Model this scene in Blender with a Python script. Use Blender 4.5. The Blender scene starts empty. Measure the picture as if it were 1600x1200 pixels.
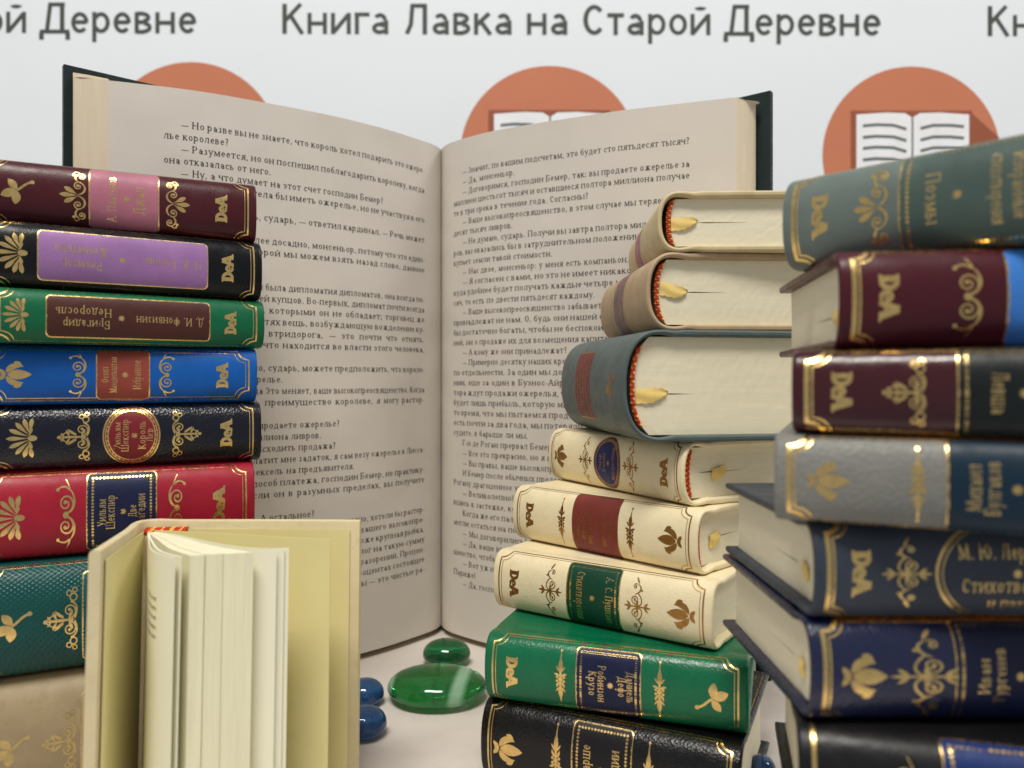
import bpy, math, random
from mathutils import Vector, Matrix
R = math.radians
random.seed(7)
MM = 0.001
CAMZ = 104.0          # camera height over the table, in mm
C = bpy.context.scene.collection
SC = bpy.context.scene

# ------------------------------------------------------------------ camera, world, lights
cam = bpy.data.cameras.new('camera'); camo = bpy.data.objects.new('camera', cam); C.objects.link(camo)
cam.sensor_width = 36; cam.lens = 27; cam.clip_start = 0.005; cam.clip_end = 20
cam.shift_y = -5 / 1600
camo.location = (0, 0, CAMZ * MM); camo.rotation_euler = (R(90), 0, 0)
cam.dof.use_dof = True; cam.dof.focus_distance = 0.220; cam.dof.aperture_fstop = 15.5
SC.camera = camo

w = bpy.data.worlds.new('World'); SC.world = w; w.use_nodes = True
bg = w.node_tree.nodes['Background']; bg.inputs[0].default_value = (0.93, 0.95, 1.0, 1); bg.inputs[1].default_value = 0.36

def area(name, loc, target, size, energy, col):
    l = bpy.data.lights.new(name, 'AREA'); l.shape = 'RECTANGLE'; l.size = size[0]; l.size_y = size[1]
    l.energy = energy; l.color = col
    o = bpy.data.objects.new(name, l); C.objects.link(o); o.location = loc
    o.rotation_euler = (Vector(target) - Vector(loc)).to_track_quat('-Z', 'Y').to_euler()
    return o
area('ceiling_lamp', (-0.15, -0.35, 1.25), (0, 0.25, 0.08), (0.6, 0.26), 15.5, (1, 0.95, 0.87))
area('ceiling_lamp', (0.9, 0.15, 1.2), (0, 0.28, 0.08), (0.4, 0.4), 5.5, (1, 0.96, 0.9))

SC.view_settings.view_transform = 'Standard'; SC.view_settings.look = 'None'
SC.view_settings.exposure = 0.0; SC.view_settings.gamma = 1; SC.view_settings.use_curve_mapping = False

# ------------------------------------------------------------------ materials
def lin(c):
    return tuple((x / 255 / 12.92 if x / 255 <= .04045 else ((x / 255 + .055) / 1.055) ** 2.4) for x in c)
def newmat(name):
    m = bpy.data.materials.new(name); m.use_nodes = True
    nt = m.node_tree; return m, nt, nt.nodes, nt.links, nt.nodes['Principled BSDF']
def coord(nt, scale=(1, 1, 1)):
    t = nt.nodes.new('ShaderNodeTexCoord'); mp = nt.nodes.new('ShaderNodeMapping')
    mp.inputs['Scale'].default_value = scale
    nt.links.new(t.outputs['Object'], mp.inputs[0]); return mp.outputs[0]
def noise(nt, vec, scale, detail=3, rough=.55):
    n = nt.nodes.new('ShaderNodeTexNoise'); n.inputs['Scale'].default_value = scale
    n.inputs['Detail'].default_value = detail; n.inputs['Roughness'].default_value = rough
    nt.links.new(vec, n.inputs['Vector']); return n.outputs['Fac']
def ramp(nt, fac, stops):
    r = nt.nodes.new('ShaderNodeValToRGB'); el = r.color_ramp.elements
    while len(el) < len(stops): el.new(.5)
    for e, (p, c) in zip(el, stops): e.position = p; e.color = (*c, 1)
    nt.links.new(fac, r.inputs[0]); return r.outputs[0]
def maprange(nt, fac, a, b, lo, hi):
    r = nt.nodes.new('ShaderNodeMapRange'); nt.links.new(fac, r.inputs[0])
    for i, v in enumerate((a, b, lo, hi)): r.inputs[i + 1].default_value = v
    return r.outputs[0]
def bump(nt, h, strength, dist, prev=None):
    b = nt.nodes.new('ShaderNodeBump'); b.inputs['Strength'].default_value = strength; b.inputs['Distance'].default_value = dist
    nt.links.new(h, b.inputs['Height'])
    if prev: nt.links.new(prev, b.inputs['Normal'])
    return b.outputs[0]
def mul(c, k): return tuple(min(1, x * k) for x in c)

def leather(name, rgb, rough=.34, grain=2600, depth=.00006, strength=.35, vary=.16, spec=.3, mottle=None, weave=False, dust=0):
    m, nt, N, L, P = newmat(name); c = lin(rgb); v = coord(nt)
    n1 = noise(nt, v, 90, 5, .6)
    base = ramp(nt, n1, [(.25, mul(c, 1 - vary)), (.75, mul(c, 1 + vary))])
    if mottle:
        n3 = noise(nt, v, 160, 6, .7)
        mx = N.new('ShaderNodeMix'); mx.data_type = 'RGBA'
        L.new(maprange(nt, n3, .52, .68, 0, .55), mx.inputs[0]); L.new(base, mx.inputs[6]); mx.inputs[7].default_value = (*lin(mottle), 1)
        base = mx.outputs[2]
    if dust:
        vd = N.new('ShaderNodeTexVoronoi'); vd.inputs['Scale'].default_value = 330; L.new(v, vd.inputs['Vector'])
        sep = N.new('ShaderNodeSeparateColor'); L.new(vd.outputs['Color'], sep.inputs[0])
        mm_ = N.new('ShaderNodeMath'); mm_.operation = 'MULTIPLY'
        L.new(maprange(nt, vd.outputs['Distance'], .04, .07, dust, 0), mm_.inputs[0]); L.new(maprange(nt, sep.outputs[0], .8, .82, 0, 1), mm_.inputs[1])
        mx = N.new('ShaderNodeMix'); mx.data_type = 'RGBA'; L.new(mm_.outputs[0], mx.inputs[0]); L.new(base, mx.inputs[6]); mx.inputs[7].default_value = (.5, .48, .45, 1)
        base = mx.outputs[2]
    L.new(base, P.inputs['Base Color'])
    P.inputs['Specular IOR Level'].default_value = spec
    L.new(maprange(nt, noise(nt, v, 300, 3), .3, .7, rough - .07, rough + .09), P.inputs['Roughness'])
    if weave:
        w1 = N.new('ShaderNodeTexWave'); w1.bands_direction = 'DIAGONAL'; w1.inputs['Scale'].default_value = 420; L.new(v, w1.inputs['Vector'])
        v2 = coord(nt, (-1, 1, 1))
        w2 = N.new('ShaderNodeTexWave'); w2.bands_direction = 'DIAGONAL'; w2.inputs['Scale'].default_value = 420; L.new(v2, w2.inputs['Vector'])
        mm = N.new('ShaderNodeMath'); mm.operation = 'MULTIPLY'; L.new(w1.outputs['Fac'], mm.inputs[0]); L.new(w2.outputs['Fac'], mm.inputs[1])
        h = mm.outputs[0]
    else:
        vo = N.new('ShaderNodeTexVoronoi'); vo.inputs['Scale'].default_value = grain; L.new(v, vo.inputs['Vector'])
        h = vo.outputs['Distance']
    b1 = bump(nt, h, strength, depth)
    b2 = bump(nt, noise(nt, v, 260, 4), .5, .00012, b1)
    b2 = bump(nt, noise(nt, v, 70, 2), .6, .0006, b2)
    L.new(b2, P.inputs['Normal'])
    return m

def paper_edge(name, rgb, axis='z', scale=6500, dark=.62):
    m, nt, N, L, P = newmat(name); c = lin(rgb)
    sc = {'z': (.02, .02, 1), 'x': (1, .02, .02), 'y': (.02, 1, .02)}[axis]
    n1 = noise(nt, coord(nt, sc), scale, 2, .6)
    n2 = noise(nt, coord(nt, tuple(max(s, .06) for s in sc)), scale * .12, 4, .6)
    mx = N.new('ShaderNodeMath'); mx.operation = 'ADD'; L.new(maprange(nt, n1, .3, .7, 0, .5), mx.inputs[0]); L.new(maprange(nt, n2, .3, .7, 0, .5), mx.inputs[1])
    L.new(ramp(nt, mx.outputs[0], [(.12, mul(c, dark)), (.45, mul(c, .93)), (.9, c)]), P.inputs['Base Color'])
    P.inputs['Roughness'].default_value = .8; P.inputs['Specular IOR Level'].default_value = .2
    L.new(bump(nt, n1, .3, .00004), P.inputs['Normal'])
    return m

def plain(name, rgb, rough=.7, spec=.3, vary=.05, nscale=60, bumpd=0, bscale=1500, metal=0):
    m, nt, N, L, P = newmat(name); c = lin(rgb); v = coord(nt)
    L.new(ramp(nt, noise(nt, v, nscale, 5, .6), [(.3, mul(c, 1 - vary)), (.7, mul(c, 1 + vary))]), P.inputs['Base Color'])
    P.inputs['Roughness'].default_value = rough; P.inputs['Specular IOR Level'].default_value = spec; P.inputs['Metallic'].default_value = metal
    if bumpd: L.new(bump(nt, noise(nt, v, bscale, 4), .5, bumpd), P.inputs['Normal'])
    return m

def gold(name, rgb=(238, 204, 132), rough=.24):
    m, nt, N, L, P = newmat(name); c = lin(rgb); v = coord(nt)
    L.new(ramp(nt, noise(nt, v, 500, 4, .7), [(.3, mul(c, .8)), (.7, mul(c, 1.1))]), P.inputs['Base Color'])
    P.inputs['Metallic'].default_value = 1
    L.new(maprange(nt, noise(nt, v, 900, 3), .3, .7, rough - .06, rough + .12), P.inputs['Roughness'])
    L.new(bump(nt, noise(nt, v, 900, 3), .35, .00008), P.inputs['Normal'])
    return m

GOLD = gold('gold_foil'); OLDGOLD = gold('dull_gold_foil', (176, 132, 74), .36); FAINT = gold('faint_gold_foil', (206, 184, 128), .4)
PAPER_EDGE = paper_edge('cream_page_edges', (247, 239, 210), dark=.9)
INK = plain('black_ink', (66, 61, 60), .8, .1)
RED_THREAD = plain('red_thread', (190, 62, 34), .75, .2, .2, 1500, .00008)
YEL_THREAD = plain('yellow_thread', (236, 186, 96), .75, .2, .15, 1500, .00008)
RIBBON = plain('yellow_ribbon', (242, 212, 132), .95, .0, .05, 900, .00002, 3000)

# ------------------------------------------------------------------ mesh collector
class MB:
    def __init__(s): s.v = []; s.f = []; s.m = []
    def pt(s, p): s.v.append((p[0] * MM, p[1] * MM, p[2] * MM)); return len(s.v) - 1
    def face(s, idx, m=0): s.f.append(tuple(idx)); s.m.append(m)
    def poly(s, pts, m=0): s.face([s.pt(p) for p in pts], m)
    def grid(s, rows, m=0, closed=False):
        ids = [[s.pt(p) for p in r] for r in rows]
        for a, b in zip(ids[:-1], ids[1:]):
            n = len(a)
            for i in range(n if closed else n - 1):
                j = (i + 1) % n
                s.face((a[i], a[j], b[j], b[i]), m)
        return ids
    def box(s, x0, x1, y0, y1, z0, z1, m=0):
        p = [s.pt((x, y, z)) for z in (z0, z1) for y in (y0, y1) for x in (x0, x1)]
        for f in ((0, 2, 3, 1), (4, 5, 7, 6), (0, 1, 5, 4), (2, 6, 7, 3), (0, 4, 6, 2), (1, 3, 7, 5)): s.face([p[i] for i in f], m)
    def build(s, name, mats, parent=None, smooth=True, angle=40):
        me = bpy.data.meshes.new(name); me.from_pydata(s.v, [], s.f)
        for m in (mats if isinstance(mats, (list, tuple)) else [mats]): me.materials.append(m)
        me.polygons.foreach_set('material_index', s.m)
        me.update()
        if smooth:
            me.polygons.foreach_set('use_smooth', [True] * len(s.f)); me.set_sharp_from_angle(angle=R(angle))
        o = bpy.data.objects.new(name, me); C.objects.link(o)
        if parent: o.parent = parent
        return o
    def fixnormals(s):
        pass

def recalc(o):
    import bmesh
    b = bmesh.new(); b.from_mesh(o.data); bmesh.ops.recalc_face_normals(b, faces=b.faces); b.to_mesh(o.data); b.free()

def thing(name, label, cat, loc=(0, 0, 0), rz=0, group=None):
    o = bpy.data.objects.new(name, None); C.objects.link(o); o.empty_display_size = .01
    o.location = loc; o.rotation_euler = (0, 0, rz); tag(o, label, cat, group); return o
def tag(o, label, cat, group=None):
    o['label'] = label; o['category'] = cat
    if group: o['group'] = group

# ------------------------------------------------------------------ 2D drawing (lists of small polygons)
class Art:
    """Collects strokes: each is (list of polygons, material slot)."""
    def __init__(s): s.strokes = []
    def add(s, polys, m=0): s.strokes.append((polys, m))
    def line(s, pts, w, m=0, w1=None, step=.7, taper=False, closed=False):
        P = []
        pts = list(pts) + ([pts[0]] if closed else [])
        for a, b in zip(pts[:-1], pts[1:]):
            n = max(1, int(math.hypot(b[0] - a[0], b[1] - a[1]) / step + .999))
            for k in range(n): P.append((a[0] + (b[0] - a[0]) * k / n, a[1] + (b[1] - a[1]) * k / n))
        P.append(pts[-1])
        n = len(P); Lf = []; Rt = []
        for i, p in enumerate(P):
            if closed and i in (0, n - 1): q0, q1 = P[n - 2], P[1]
            else: q0 = P[max(0, i - 1)]; q1 = P[min(n - 1, i + 1)]
            dx, dy = q1[0] - q0[0], q1[1] - q0[1]; l = math.hypot(dx, dy) or 1
            t = i / (n - 1) if n > 1 else 0
            ww = w if w1 is None else w + (w1 - w) * t
            if taper: ww = w * (.18 + .82 * math.sin(math.pi * t) ** .7)
            nx, ny = -dy / l * ww / 2, dx / l * ww / 2
            Lf.append((p[0] + nx, p[1] + ny)); Rt.append((p[0] - nx, p[1] - ny))
        s.add([[Rt[i], Rt[i + 1], Lf[i + 1], Lf[i]] for i in range(n - 1)], m)
    def arc(s, cx, cy, rx, ry, a0, a1, w, m=0, w1=None, taper=False):
        n = max(5, int(abs(a1 - a0) / 18))
        s.line([(cx + rx * math.cos(R(a0 + (a1 - a0) * i / n)), cy + ry * math.sin(R(a0 + (a1 - a0) * i / n))) for i in range(n + 1)], w, m, w1, 99, taper)
    def spiral(s, cx, cy, r, a0, turns, w, d=1, m=0, rin=.16):
        n = int(22 * turns)
        pts = []
        for i in range(n + 1):
            t = i / n; rr = r * (1 - t) + r * rin * t; a = a0 + d * 360 * turns * t
            pts.append((cx + rr * math.cos(R(a)), cy + rr * math.sin(R(a))))
        s.line(pts, w, m, w * .8, 99); s.disc(pts[-1][0], pts[-1][1], w * 1.1, m)
        return pts[0]
    def disc(s, cx, cy, r, m=0, ry=None, n=10):
        ry = r if ry is None else ry
        s.add([[(cx + r * math.cos(2 * math.pi * i / n), cy + ry * math.sin(2 * math.pi * i / n)) for i in range(n)]], m)
    def petal(s, x, y, ang, ln, wd, m=0, p=1.0, curl=0):
        n = 8; Lf = []; Rt = []; a = R(ang); px, py = x, y
        for i in range(n + 1):
            t = i / n; hw = wd / 2 * math.sin(math.pi * t ** p) ** .8 if 0 < t < 1 else .02
            nx, ny = -math.sin(a), math.cos(a)
            Lf.append((px + nx * hw, py + ny * hw)); Rt.append((px - nx * hw, py - ny * hw))
            px += math.cos(a) * ln / n; py += math.sin(a) * ln / n; a += R(curl) / n
        s.add([[Rt[i], Rt[i + 1], Lf[i + 1], Lf[i]] for i in range(n)], m)
    def bez(s, p0, p1, p2, p3, w, m=0, w1=None, taper=False, n=12):
        pts = []
        for i in range(n + 1):
            t = i / n; a = (1 - t) ** 3; b = 3 * t * (1 - t) ** 2; c = 3 * t * t * (1 - t); d = t ** 3
            pts.append((a * p0[0] + b * p1[0] + c * p2[0] + d * p3[0], a * p0[1] + b * p1[1] + c * p2[1] + d * p3[1]))
        s.line(pts, w, m, w1, 99, taper)
    def rect(s, x0, x1, y0, y1, m=0, step=.7):
        nx = max(1, int((x1 - x0) / step)); ny = max(1, int((y1 - y0) / step))
        X = [x0 + (x1 - x0) * i / nx for i in range(nx + 1)]; Y = [y0 + (y1 - y0) * i / ny for i in range(ny + 1)]
        s.add([[(X[i], Y[j]), (X[i + 1], Y[j]), (X[i + 1], Y[j + 1]), (X[i], Y[j + 1])] for i in range(nx) for j in range(ny)], m)
    def merge(s, o, fn, mshift=0):
        """Adds another Art with its points passed through fn."""
        for polys, m in o.strokes: s.add([[fn(p) for p in q] for q in polys], m + mshift)

# ------------------------------------------------------------------ lettering: a stroke alphabet
# V thick stem x y0 y1 | T thin stem | H thin bar x0 x1 y | D thick diagonal | d thin diagonal | O modulated arc cx cy rx ry a0 a1 | P dot
GL = {
 'а': (.98, 'V .72 0 .66,O .47 .68 .25 .29 10 150,O .46 .29 .27 .28 25 335,P .27 .74 .09'),
 'б': (1.0, 'O .5 .48 .37 .48 0 360,d .14 .5 .24 1.15,d .24 1.15 .8 1.42'),
 'в': (.98, 'V .2 0 1,H .2 .52 .97,H .2 .55 .53,H .2 .55 .03,O .52 .75 .24 .22 -90 90,O .54 .28 .28 .25 -90 90'),
 'г': (.82, 'V .2 0 1,H .2 .74 .97,T .74 .74 1'),
 'д': (1.12, 'd .26 .05 .4 1,V .82 0 1 n,H .36 .9 .97,H .06 1.06 .03,T .08 -.24 .03,T 1.04 -.24 .03'),
 'е': (.95, 'O .49 .49 .37 .48 0 318,H .14 .85 .53'),
 'ж': (1.5, 'V .75 0 1,d .7 .5 .3 .95,D .72 .52 .22 0,d .8 .5 1.2 .95,D .78 .52 1.28 0,P .26 .92 .09,P 1.24 .92 .09'),
 'з': (.85, 'O .38 .75 .27 .23 -90 150,O .38 .27 .32 .26 -155 90'),
 'и': (1.18, 'V .2 0 1,V .96 0 1,d .2 .06 .96 .94'),
 'й': (1.18, 'V .2 0 1,V .96 0 1,d .2 .06 .96 .94,O .58 1.34 .2 .14 180 360'),
 'к': (1.02, 'V .2 0 1,d .28 .48 .72 .93,D .4 .55 .86 0,P .78 .93 .09,H .74 1.0 .02'),
 'л': (1.08, 'V .82 0 1,H .32 .82 .97,d .36 1 .26 .15,P .16 .08 .1'),
 'м': (1.36, 'T .22 0 1,V 1.12 0 1,D .22 1 .66 .06,d .66 .06 1.1 1,H .08 .38 .03'),
 'н': (1.18, 'V .2 0 1,V .94 0 1,H .2 .94 .52'),
 'о': (1.0, 'O .5 .5 .38 .48 0 360'),
 'п': (1.16, 'V .2 0 1,V .92 0 1,H .2 .92 .97'),
 'р': (1.05, 'V .2 -.45 1,O .54 .5 .34 .48 -140 140'),
 'с': (.9, 'O .49 .49 .37 .48 48 318,P .74 .78 .1'),
 'т': (1.0, 'V .5 0 1,H .1 .9 .97,T .1 .72 1,T .9 .72 1'),
 'у': (.98, 'D .16 1 .52 .12,d .84 1 .38 -.38,P .24 -.38 .1,H .02 .34 .98,H .66 1.0 .98'),
 'ф': (1.36, 'V .68 -.45 1.42,O .4 .5 .27 .47 0 360,O .96 .5 .27 .47 0 360'),
 'х': (1.02, 'D .18 1 .84 0,d .18 0 .84 1,H .02 .34 .98,H .68 1 .98,H .02 .34 .02,H .68 1 .02'),
 'ц': (1.2, 'V .2 0 1,V .9 0 1,H .2 1.1 .03,T 1.1 -.24 .03'),
 'ч': (1.06, 'V .84 0 1,V .2 .55 1,O .5 .62 .3 .2 180 340'),
 'ш': (1.6, 'V .2 0 1,V .8 0 1,V 1.4 0 1,H .2 1.4 .03'),
 'щ': (1.66, 'V .2 0 1,V .8 0 1,V 1.4 0 1,H .2 1.6 .03,T 1.6 -.24 .03'),
 'ъ': (1.1, 'V .4 0 1,H .06 .4 .97,T .06 .76 1,H .4 .7 .55,H .4 .7 .03,O .72 .29 .25 .26 -90 90'),
 'ы': (1.4, 'V .2 0 1,H .2 .5 .55,H .2 .5 .03,O .52 .29 .25 .26 -90 90,V 1.18 0 1'),
 'ь': (.95, 'V .2 0 1,H .2 .5 .55,H .2 .5 .03,O .52 .29 .27 .26 -90 90'),
 'э': (.9, 'O .4 .49 .37 .48 -138 138,H .3 .76 .52,P .14 .78 .09'),
 'ю': (1.5, 'V .2 0 1,H .2 .6 .52,O .98 .5 .38 .48 0 360'),
 'я': (1.02, 'V .8 0 1,O .5 .74 .28 .23 90 270,H .5 .8 .97,H .46 .8 .5,D .52 .5 .18 0,H .06 .3 .02'),
 'А': (1.06, 'd .1 0 .5 1,D .5 1 .92 0,H .24 .76 .34,H -.02 .26 .02,H .74 1.08 .02'),
 'Б': (.98, 'V .2 0 1,H .2 .8 .97,T .8 .76 1,H .2 .55 .55,H .2 .55 .03,O .56 .29 .29 .26 -90 90'),
 'Е': (.95, 'V .2 0 1,H .2 .8 .97,T .8 .76 1,H .2 .66 .52,H .2 .84 .03,T .84 .03 .26'),
 'Р': (.95, 'V .2 0 1,H .2 .5 .97,H .2 .5 .44,O .52 .71 .3 .27 -90 90'),
 'У': (.98, 'D .14 1 .52 .36,d .86 1 .42 .05,P .28 .08 .1,H 0 .3 .98,H .7 1.0 .98'),
 'Ф': (1.2, 'V .6 0 1,O .36 .52 .24 .3 0 360,O .84 .52 .24 .3 0 360'),
 '.': (.5, 'P .22 .08 .12'), ',': (.5, 'P .22 .08 .12,d .26 .06 .16 -.22'), ':': (.5, 'P .22 .1 .12,P .22 .75 .12'),
 ';': (.5, 'P .22 .75 .12,P .22 .1 .12,d .26 .06 .16 -.22'), '-': (.6, 'B .08 .52 .42'), '—': (1.6, 'B .1 1.5 .42'),
 '!': (.5, 'V .25 .35 1.4 n,P .25 .08 .12'), '?': (.85, 'O .4 1.1 .28 .3 -90 165,V .4 .4 .8 n,P .4 .08 .12'), ' ': (.55, ''),
}
SANS = {'л': (1.06, 'V .84 0 1,H .34 .9 1,d .40 1 .34 .3,d .345 .34 .2 .02'), 'и': (1.12, 'V .2 0 1,V .9 0 1,d .24 .1 .86 .9'), 'й': (1.12, 'V .2 0 1,V .9 0 1,d .24 .1 .86 .9,O .55 1.32 .24 .16 190 350'),
 'к': (.98, 'V .2 0 1,d .2 .42 .78 1,d .42 .6 .84 0'), 'р': (1.0, 'V .2 -.42 1,O .5 .5 .36 .5 -150 150'), 'т': (.9, 'V .45 0 1,H .08 .82 1'), 'е': (1.0, 'O .5 .5 .36 .5 0 318,H .2 .8 .52'),
 'а': (1.0, 'V .76 0 .66,O .49 .68 .27 .32 0 150,O .46 .28 .3 .28 25 335,H .5 .76 .5'), 'в': (.98, 'V .2 0 1,H .2 .52 1,H .2 .55 .53,H .2 .55 0,O .5 .75 .28 .25 -90 90,O .52 .28 .32 .28 -90 90'),
 'д': (1.12, 'd .3 .1 .42 1,V .84 0 1,H .36 .94 1,H .04 1.1 0,V .1 -.22 .02,V 1.04 -.22 .02'), 'н': (1.1, 'V .2 0 1,V .88 0 1,B .2 .88 .5'), 'г': (.8, 'V .2 0 1,H .1 .76 1'), 'о': (1.0, 'O .5 .5 .37 .5 0 360'), 'с': (.95, 'O .5 .5 .37 .5 42 318')}
def text_art(txt, style='serif', gap=.06):
    """One line of text as Art with x-height 1, starting at x = 0; returns (art, width)."""
    A = Art(); x = 0
    K, k = {'serif': (.2, .085), 'print': (.2, .1), 'sans': (.185, .185), 'foil': (.2, .12)}[style]
    ser = style != 'sans'
    for ch in txt:
        low = ch.lower(); up = ch != low
        key = ch if ch in GL else low
        if key not in GL: x += .6; continue
        adv, spec = GL[key]
        if not ser: adv, spec = SANS.get(key, (adv, spec))
        fy = 1.42 if up else 1.0; fx = 1.24 if up else 1.0
        kk = K * (1.1 if up else 1)
        for tok in filter(None, spec.split(',')):
            q = tok.split(); c = q[0]; a = [float(z) for z in q[1:] if z != 'n']
            X = lambda t: x + t * fx
            if c in 'VT':
                ww = kk if c == 'V' else k
                y0, y1 = a[1] * fy, a[2] * fy
                A.line([(X(a[0]), y0), (X(a[0]), y1)], ww, step=9)
                if ser and c == 'V' and 'n' not in q:
                    for yy in (y0 + .035, y1 - .035): A.line([(X(a[0]) - .21, yy), (X(a[0]) + .21, yy)], .075, step=9)
            elif c in 'HB':
                ww = k if c == 'H' else (.1 if ser else K)
                if not ser and (a[1] - a[0]) < .35 and key in 'ухкмяАУ': continue
                yy = a[2] * fy
                if not ser: yy += (-.07 if a[2] > .9 else .07 if a[2] < .1 else 0)
                A.line([(X(a[0]), yy), (X(a[1]), yy)], ww, step=9)
            elif c in 'Dd':
                A.line([(X(a[0]), a[1] * fy), (X(a[2]), a[3] * fy)], kk if c == 'D' else k * (1.2 if ser else 1), step=9)
            elif c == 'O':
                n = max(6, int(abs(a[5] - a[4]) / 22)); pl = []; pr = []
                cx, cy, rx, ry = X(a[0]), a[1] * fy, a[2] * fx, a[3] * fy
                if not ser: rx += .03
                for i in range(n + 1):
                    t = R(a[4] + (a[5] - a[4]) * i / n); ww = (k + (kk - k) * abs(math.cos(t)) ** 1.4)
                    ca, sa = math.cos(t), math.sin(t)
                    pl.append((cx + (rx - ww * .0) * ca, cy + ry * sa)); pr.append((cx + (rx - ww) * ca, cy + (ry - ww) * sa))
                A.add([[pl[i], pl[i + 1], pr[i + 1], pr[i]] for i in range(n)])
            elif c == 'P' and (ser or key in '.,:;!?'):
                A.disc(X(a[0]), a[1] * fy, a[2] * (1 if ser else 1.2), n=7)
        x += adv * fx + gap
    return A, x - gap

def logo_art():
    """The three bold letters at the tail of each spine; reads along +x, cap height 1, centred on x."""
    A = Art()
    A.rect(0, .30, 0, 1, step=9)
    n = 10; o = []; i_ = []
    for k in range(n + 1):
        t = R(-90 + 180 * k / n); o.append((.30 + .42 * math.cos(t), .5 + .5 * math.sin(t))); i_.append((.30 + .16 * math.cos(t), .5 + .25 * math.sin(t)))
    A.add([[o[k], o[k + 1], i_[k + 1], i_[k]] for k in range(n)])
    A.rect(-.07, 0, .86, 1, step=9); A.rect(-.07, 0, 0, .14, step=9)
    o = []; i_ = []
    for k in range(13):
        t = R(0 + 312 * k / 12); o.append((.98 + .31 * math.cos(t), .36 + .36 * math.sin(t))); i_.append((.98 + .09 * math.cos(t), .36 + .14 * math.sin(t)))
    A.add([[o[k], o[k + 1], i_[k + 1], i_[k]] for k in range(12)])
    A.rect(.80, 1.27, .30, .43, step=9)
    A.add([[(1.12, 0), (1.42, 0), (1.72, 1), (1.44, 1)]]); A.add([[(1.48, 1), (1.76, 1), (2.12, 0), (1.72, 0)]])
    A.rect(1.42, 1.9, .24, .42, step=9); A.rect(1.40, 1.56, .86, 1, step=9); A.rect(1.72, 2.18, 0, .12, step=9)
    B = Art(); B.merge(A, lambda p: (p[0] - 1.05, p[1])); return B

# ------------------------------------------------------------------ ornaments (drawn upright in mm, then scaled)
def orn_palmette():
    A = Art()
    for i in range(9):
        k = i - 4; A.petal(2.2 - .12 * abs(k), .1 * k, 180 - k * 21, 5.6 - .3 * abs(k), 1.02, p=2.6, curl=-k * 5)
    A.disc(2.0, 0, 1.0, ry=.7); A.petal(1.2, .5, 62, 2.3, .8, p=1.8, curl=40); A.petal(1.2, -.5, -62, 2.3, .8, p=1.8, curl=-40)
    return A
def orn_leaf():
    A = Art()
    A.petal(-.2, 0, 205, 3.6, 2.1); A.petal(-.1, .2, 128, 3.0, 1.7); A.petal(-.1, -.2, 262, 3.2, 1.9)
    A.bez((-.2, 0), (1, .6), (1.4, 1.8), (3.0, 2.2), .55); A.disc(3.0, 2.2, .5)
    return A
def orn_lily():
    A = Art()
    A.petal(-2.3, 0, 0, 5.4, 2.5, p=.85)
    for d in (1, -1):
        A.petal(-2.4, .35 * d, 68 * d, 4.6, 1.5, p=.9, curl=-100 * d)
        A.petal(.9, 2.1 * d, 118 * d, 2.2, .9, curl=75 * d)
        A.petal(-2.5, .1 * d, 148 * d, 1.9, .95, curl=-30 * d)
    A.petal(-2.5, 0, 180, 1.2, .6)
    return A
def orn_scroll():
    A = Art()
    for d in (1, -1):
        A.spiral(0, 1.75 * d, 1.5, -90 * d, 1.6, .3, d)
        A.bez((-.2, .25 * d), (1.5, .1 * d), (2.3, 2.6 * d), (.6, 4.0 * d), .42, taper=True)
        A.bez((.6, 3.9 * d), (-.2, 4.6 * d), (-.9, 4.4 * d), (-1.5, 4.0 * d), .38, w1=.2); A.disc(-1.5, 3.9 * d, .3)
        A.bez((.7, 3.8 * d), (.5, 4.7 * d), (.2, 5.0 * d), (-.1, 5.6 * d), .3, w1=.08)
    A.disc(0, 0, .55)
    return A
def orn_trefoil():
    A = Art()
    A.petal(.2, 0, 180, 3.4, 1.0, p=1.7); A.petal(.2, .2, 150, 2.9, 1.0, p=1.7); A.petal(.2, -.2, 210, 2.9, 1.0, p=1.7)
    for d in (1, -1):
        A.bez((.2, .1 * d), (1.8, .4 * d), (2.2, 2.2 * d), (.6, 2.9 * d), .42, taper=True)
        A.spiral(.35, 2.0 * d, .95, 60 * d, 1.2, .28, d)
        A.bez((.8, 2.7 * d), (-.4, 3.2 * d), (-.6, 4.4 * d), (.7, 5.0 * d), .4, taper=True)
        A.spiral(.95, 4.2 * d, .8, 100 * d, 1.2, .26, -d); A.disc(-.5, 4.6 * d, .32)
        A.bez((.7, 4.9 * d), (.2, 5.6 * d), (-.3, 5.5 * d), (-.4, 5.0 * d), .28)
    return A
def orn_lace():
    A = Art()
    for d in (1, -1):
        A.spiral(.7, 1.5 * d, 1.25, -90 * d, 1.5, .26, d)
        A.bez((1.6, .2 * d), (2.4, 1.6 * d), (2.0, 2.8 * d), (.9, 3.0 * d), .3)
        A.arc(1.4, 3.7 * d, .6, .6, 0, 360, .24); A.arc(.6, 4.4 * d, .45, .45, 0, 360, .22); A.arc(1.6, 4.9 * d, .4, .4, 0, 360, .2)
        A.petal(-.3, .3 * d, 180 - 38 * d, 2.2, .55); A.petal(-1.6, .2 * d, 180 - 62 * d, 1.5, .45); A.petal(-2.6, .1 * d, 180 - 50 * d, 1.0, .4)
        A.bez((-.4, .6 * d), (-1.6, 1.6 * d), (-2.6, .9 * d), (-3.6, .05 * d), .22); A.petal(.6, .4 * d, 60 * d, 1.4, .6)
    A.petal(1.6, 0, 180, 5.6, .5); A.disc(-3.6, 0, .35); A.disc(.9, 0, .5)
    return A
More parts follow.
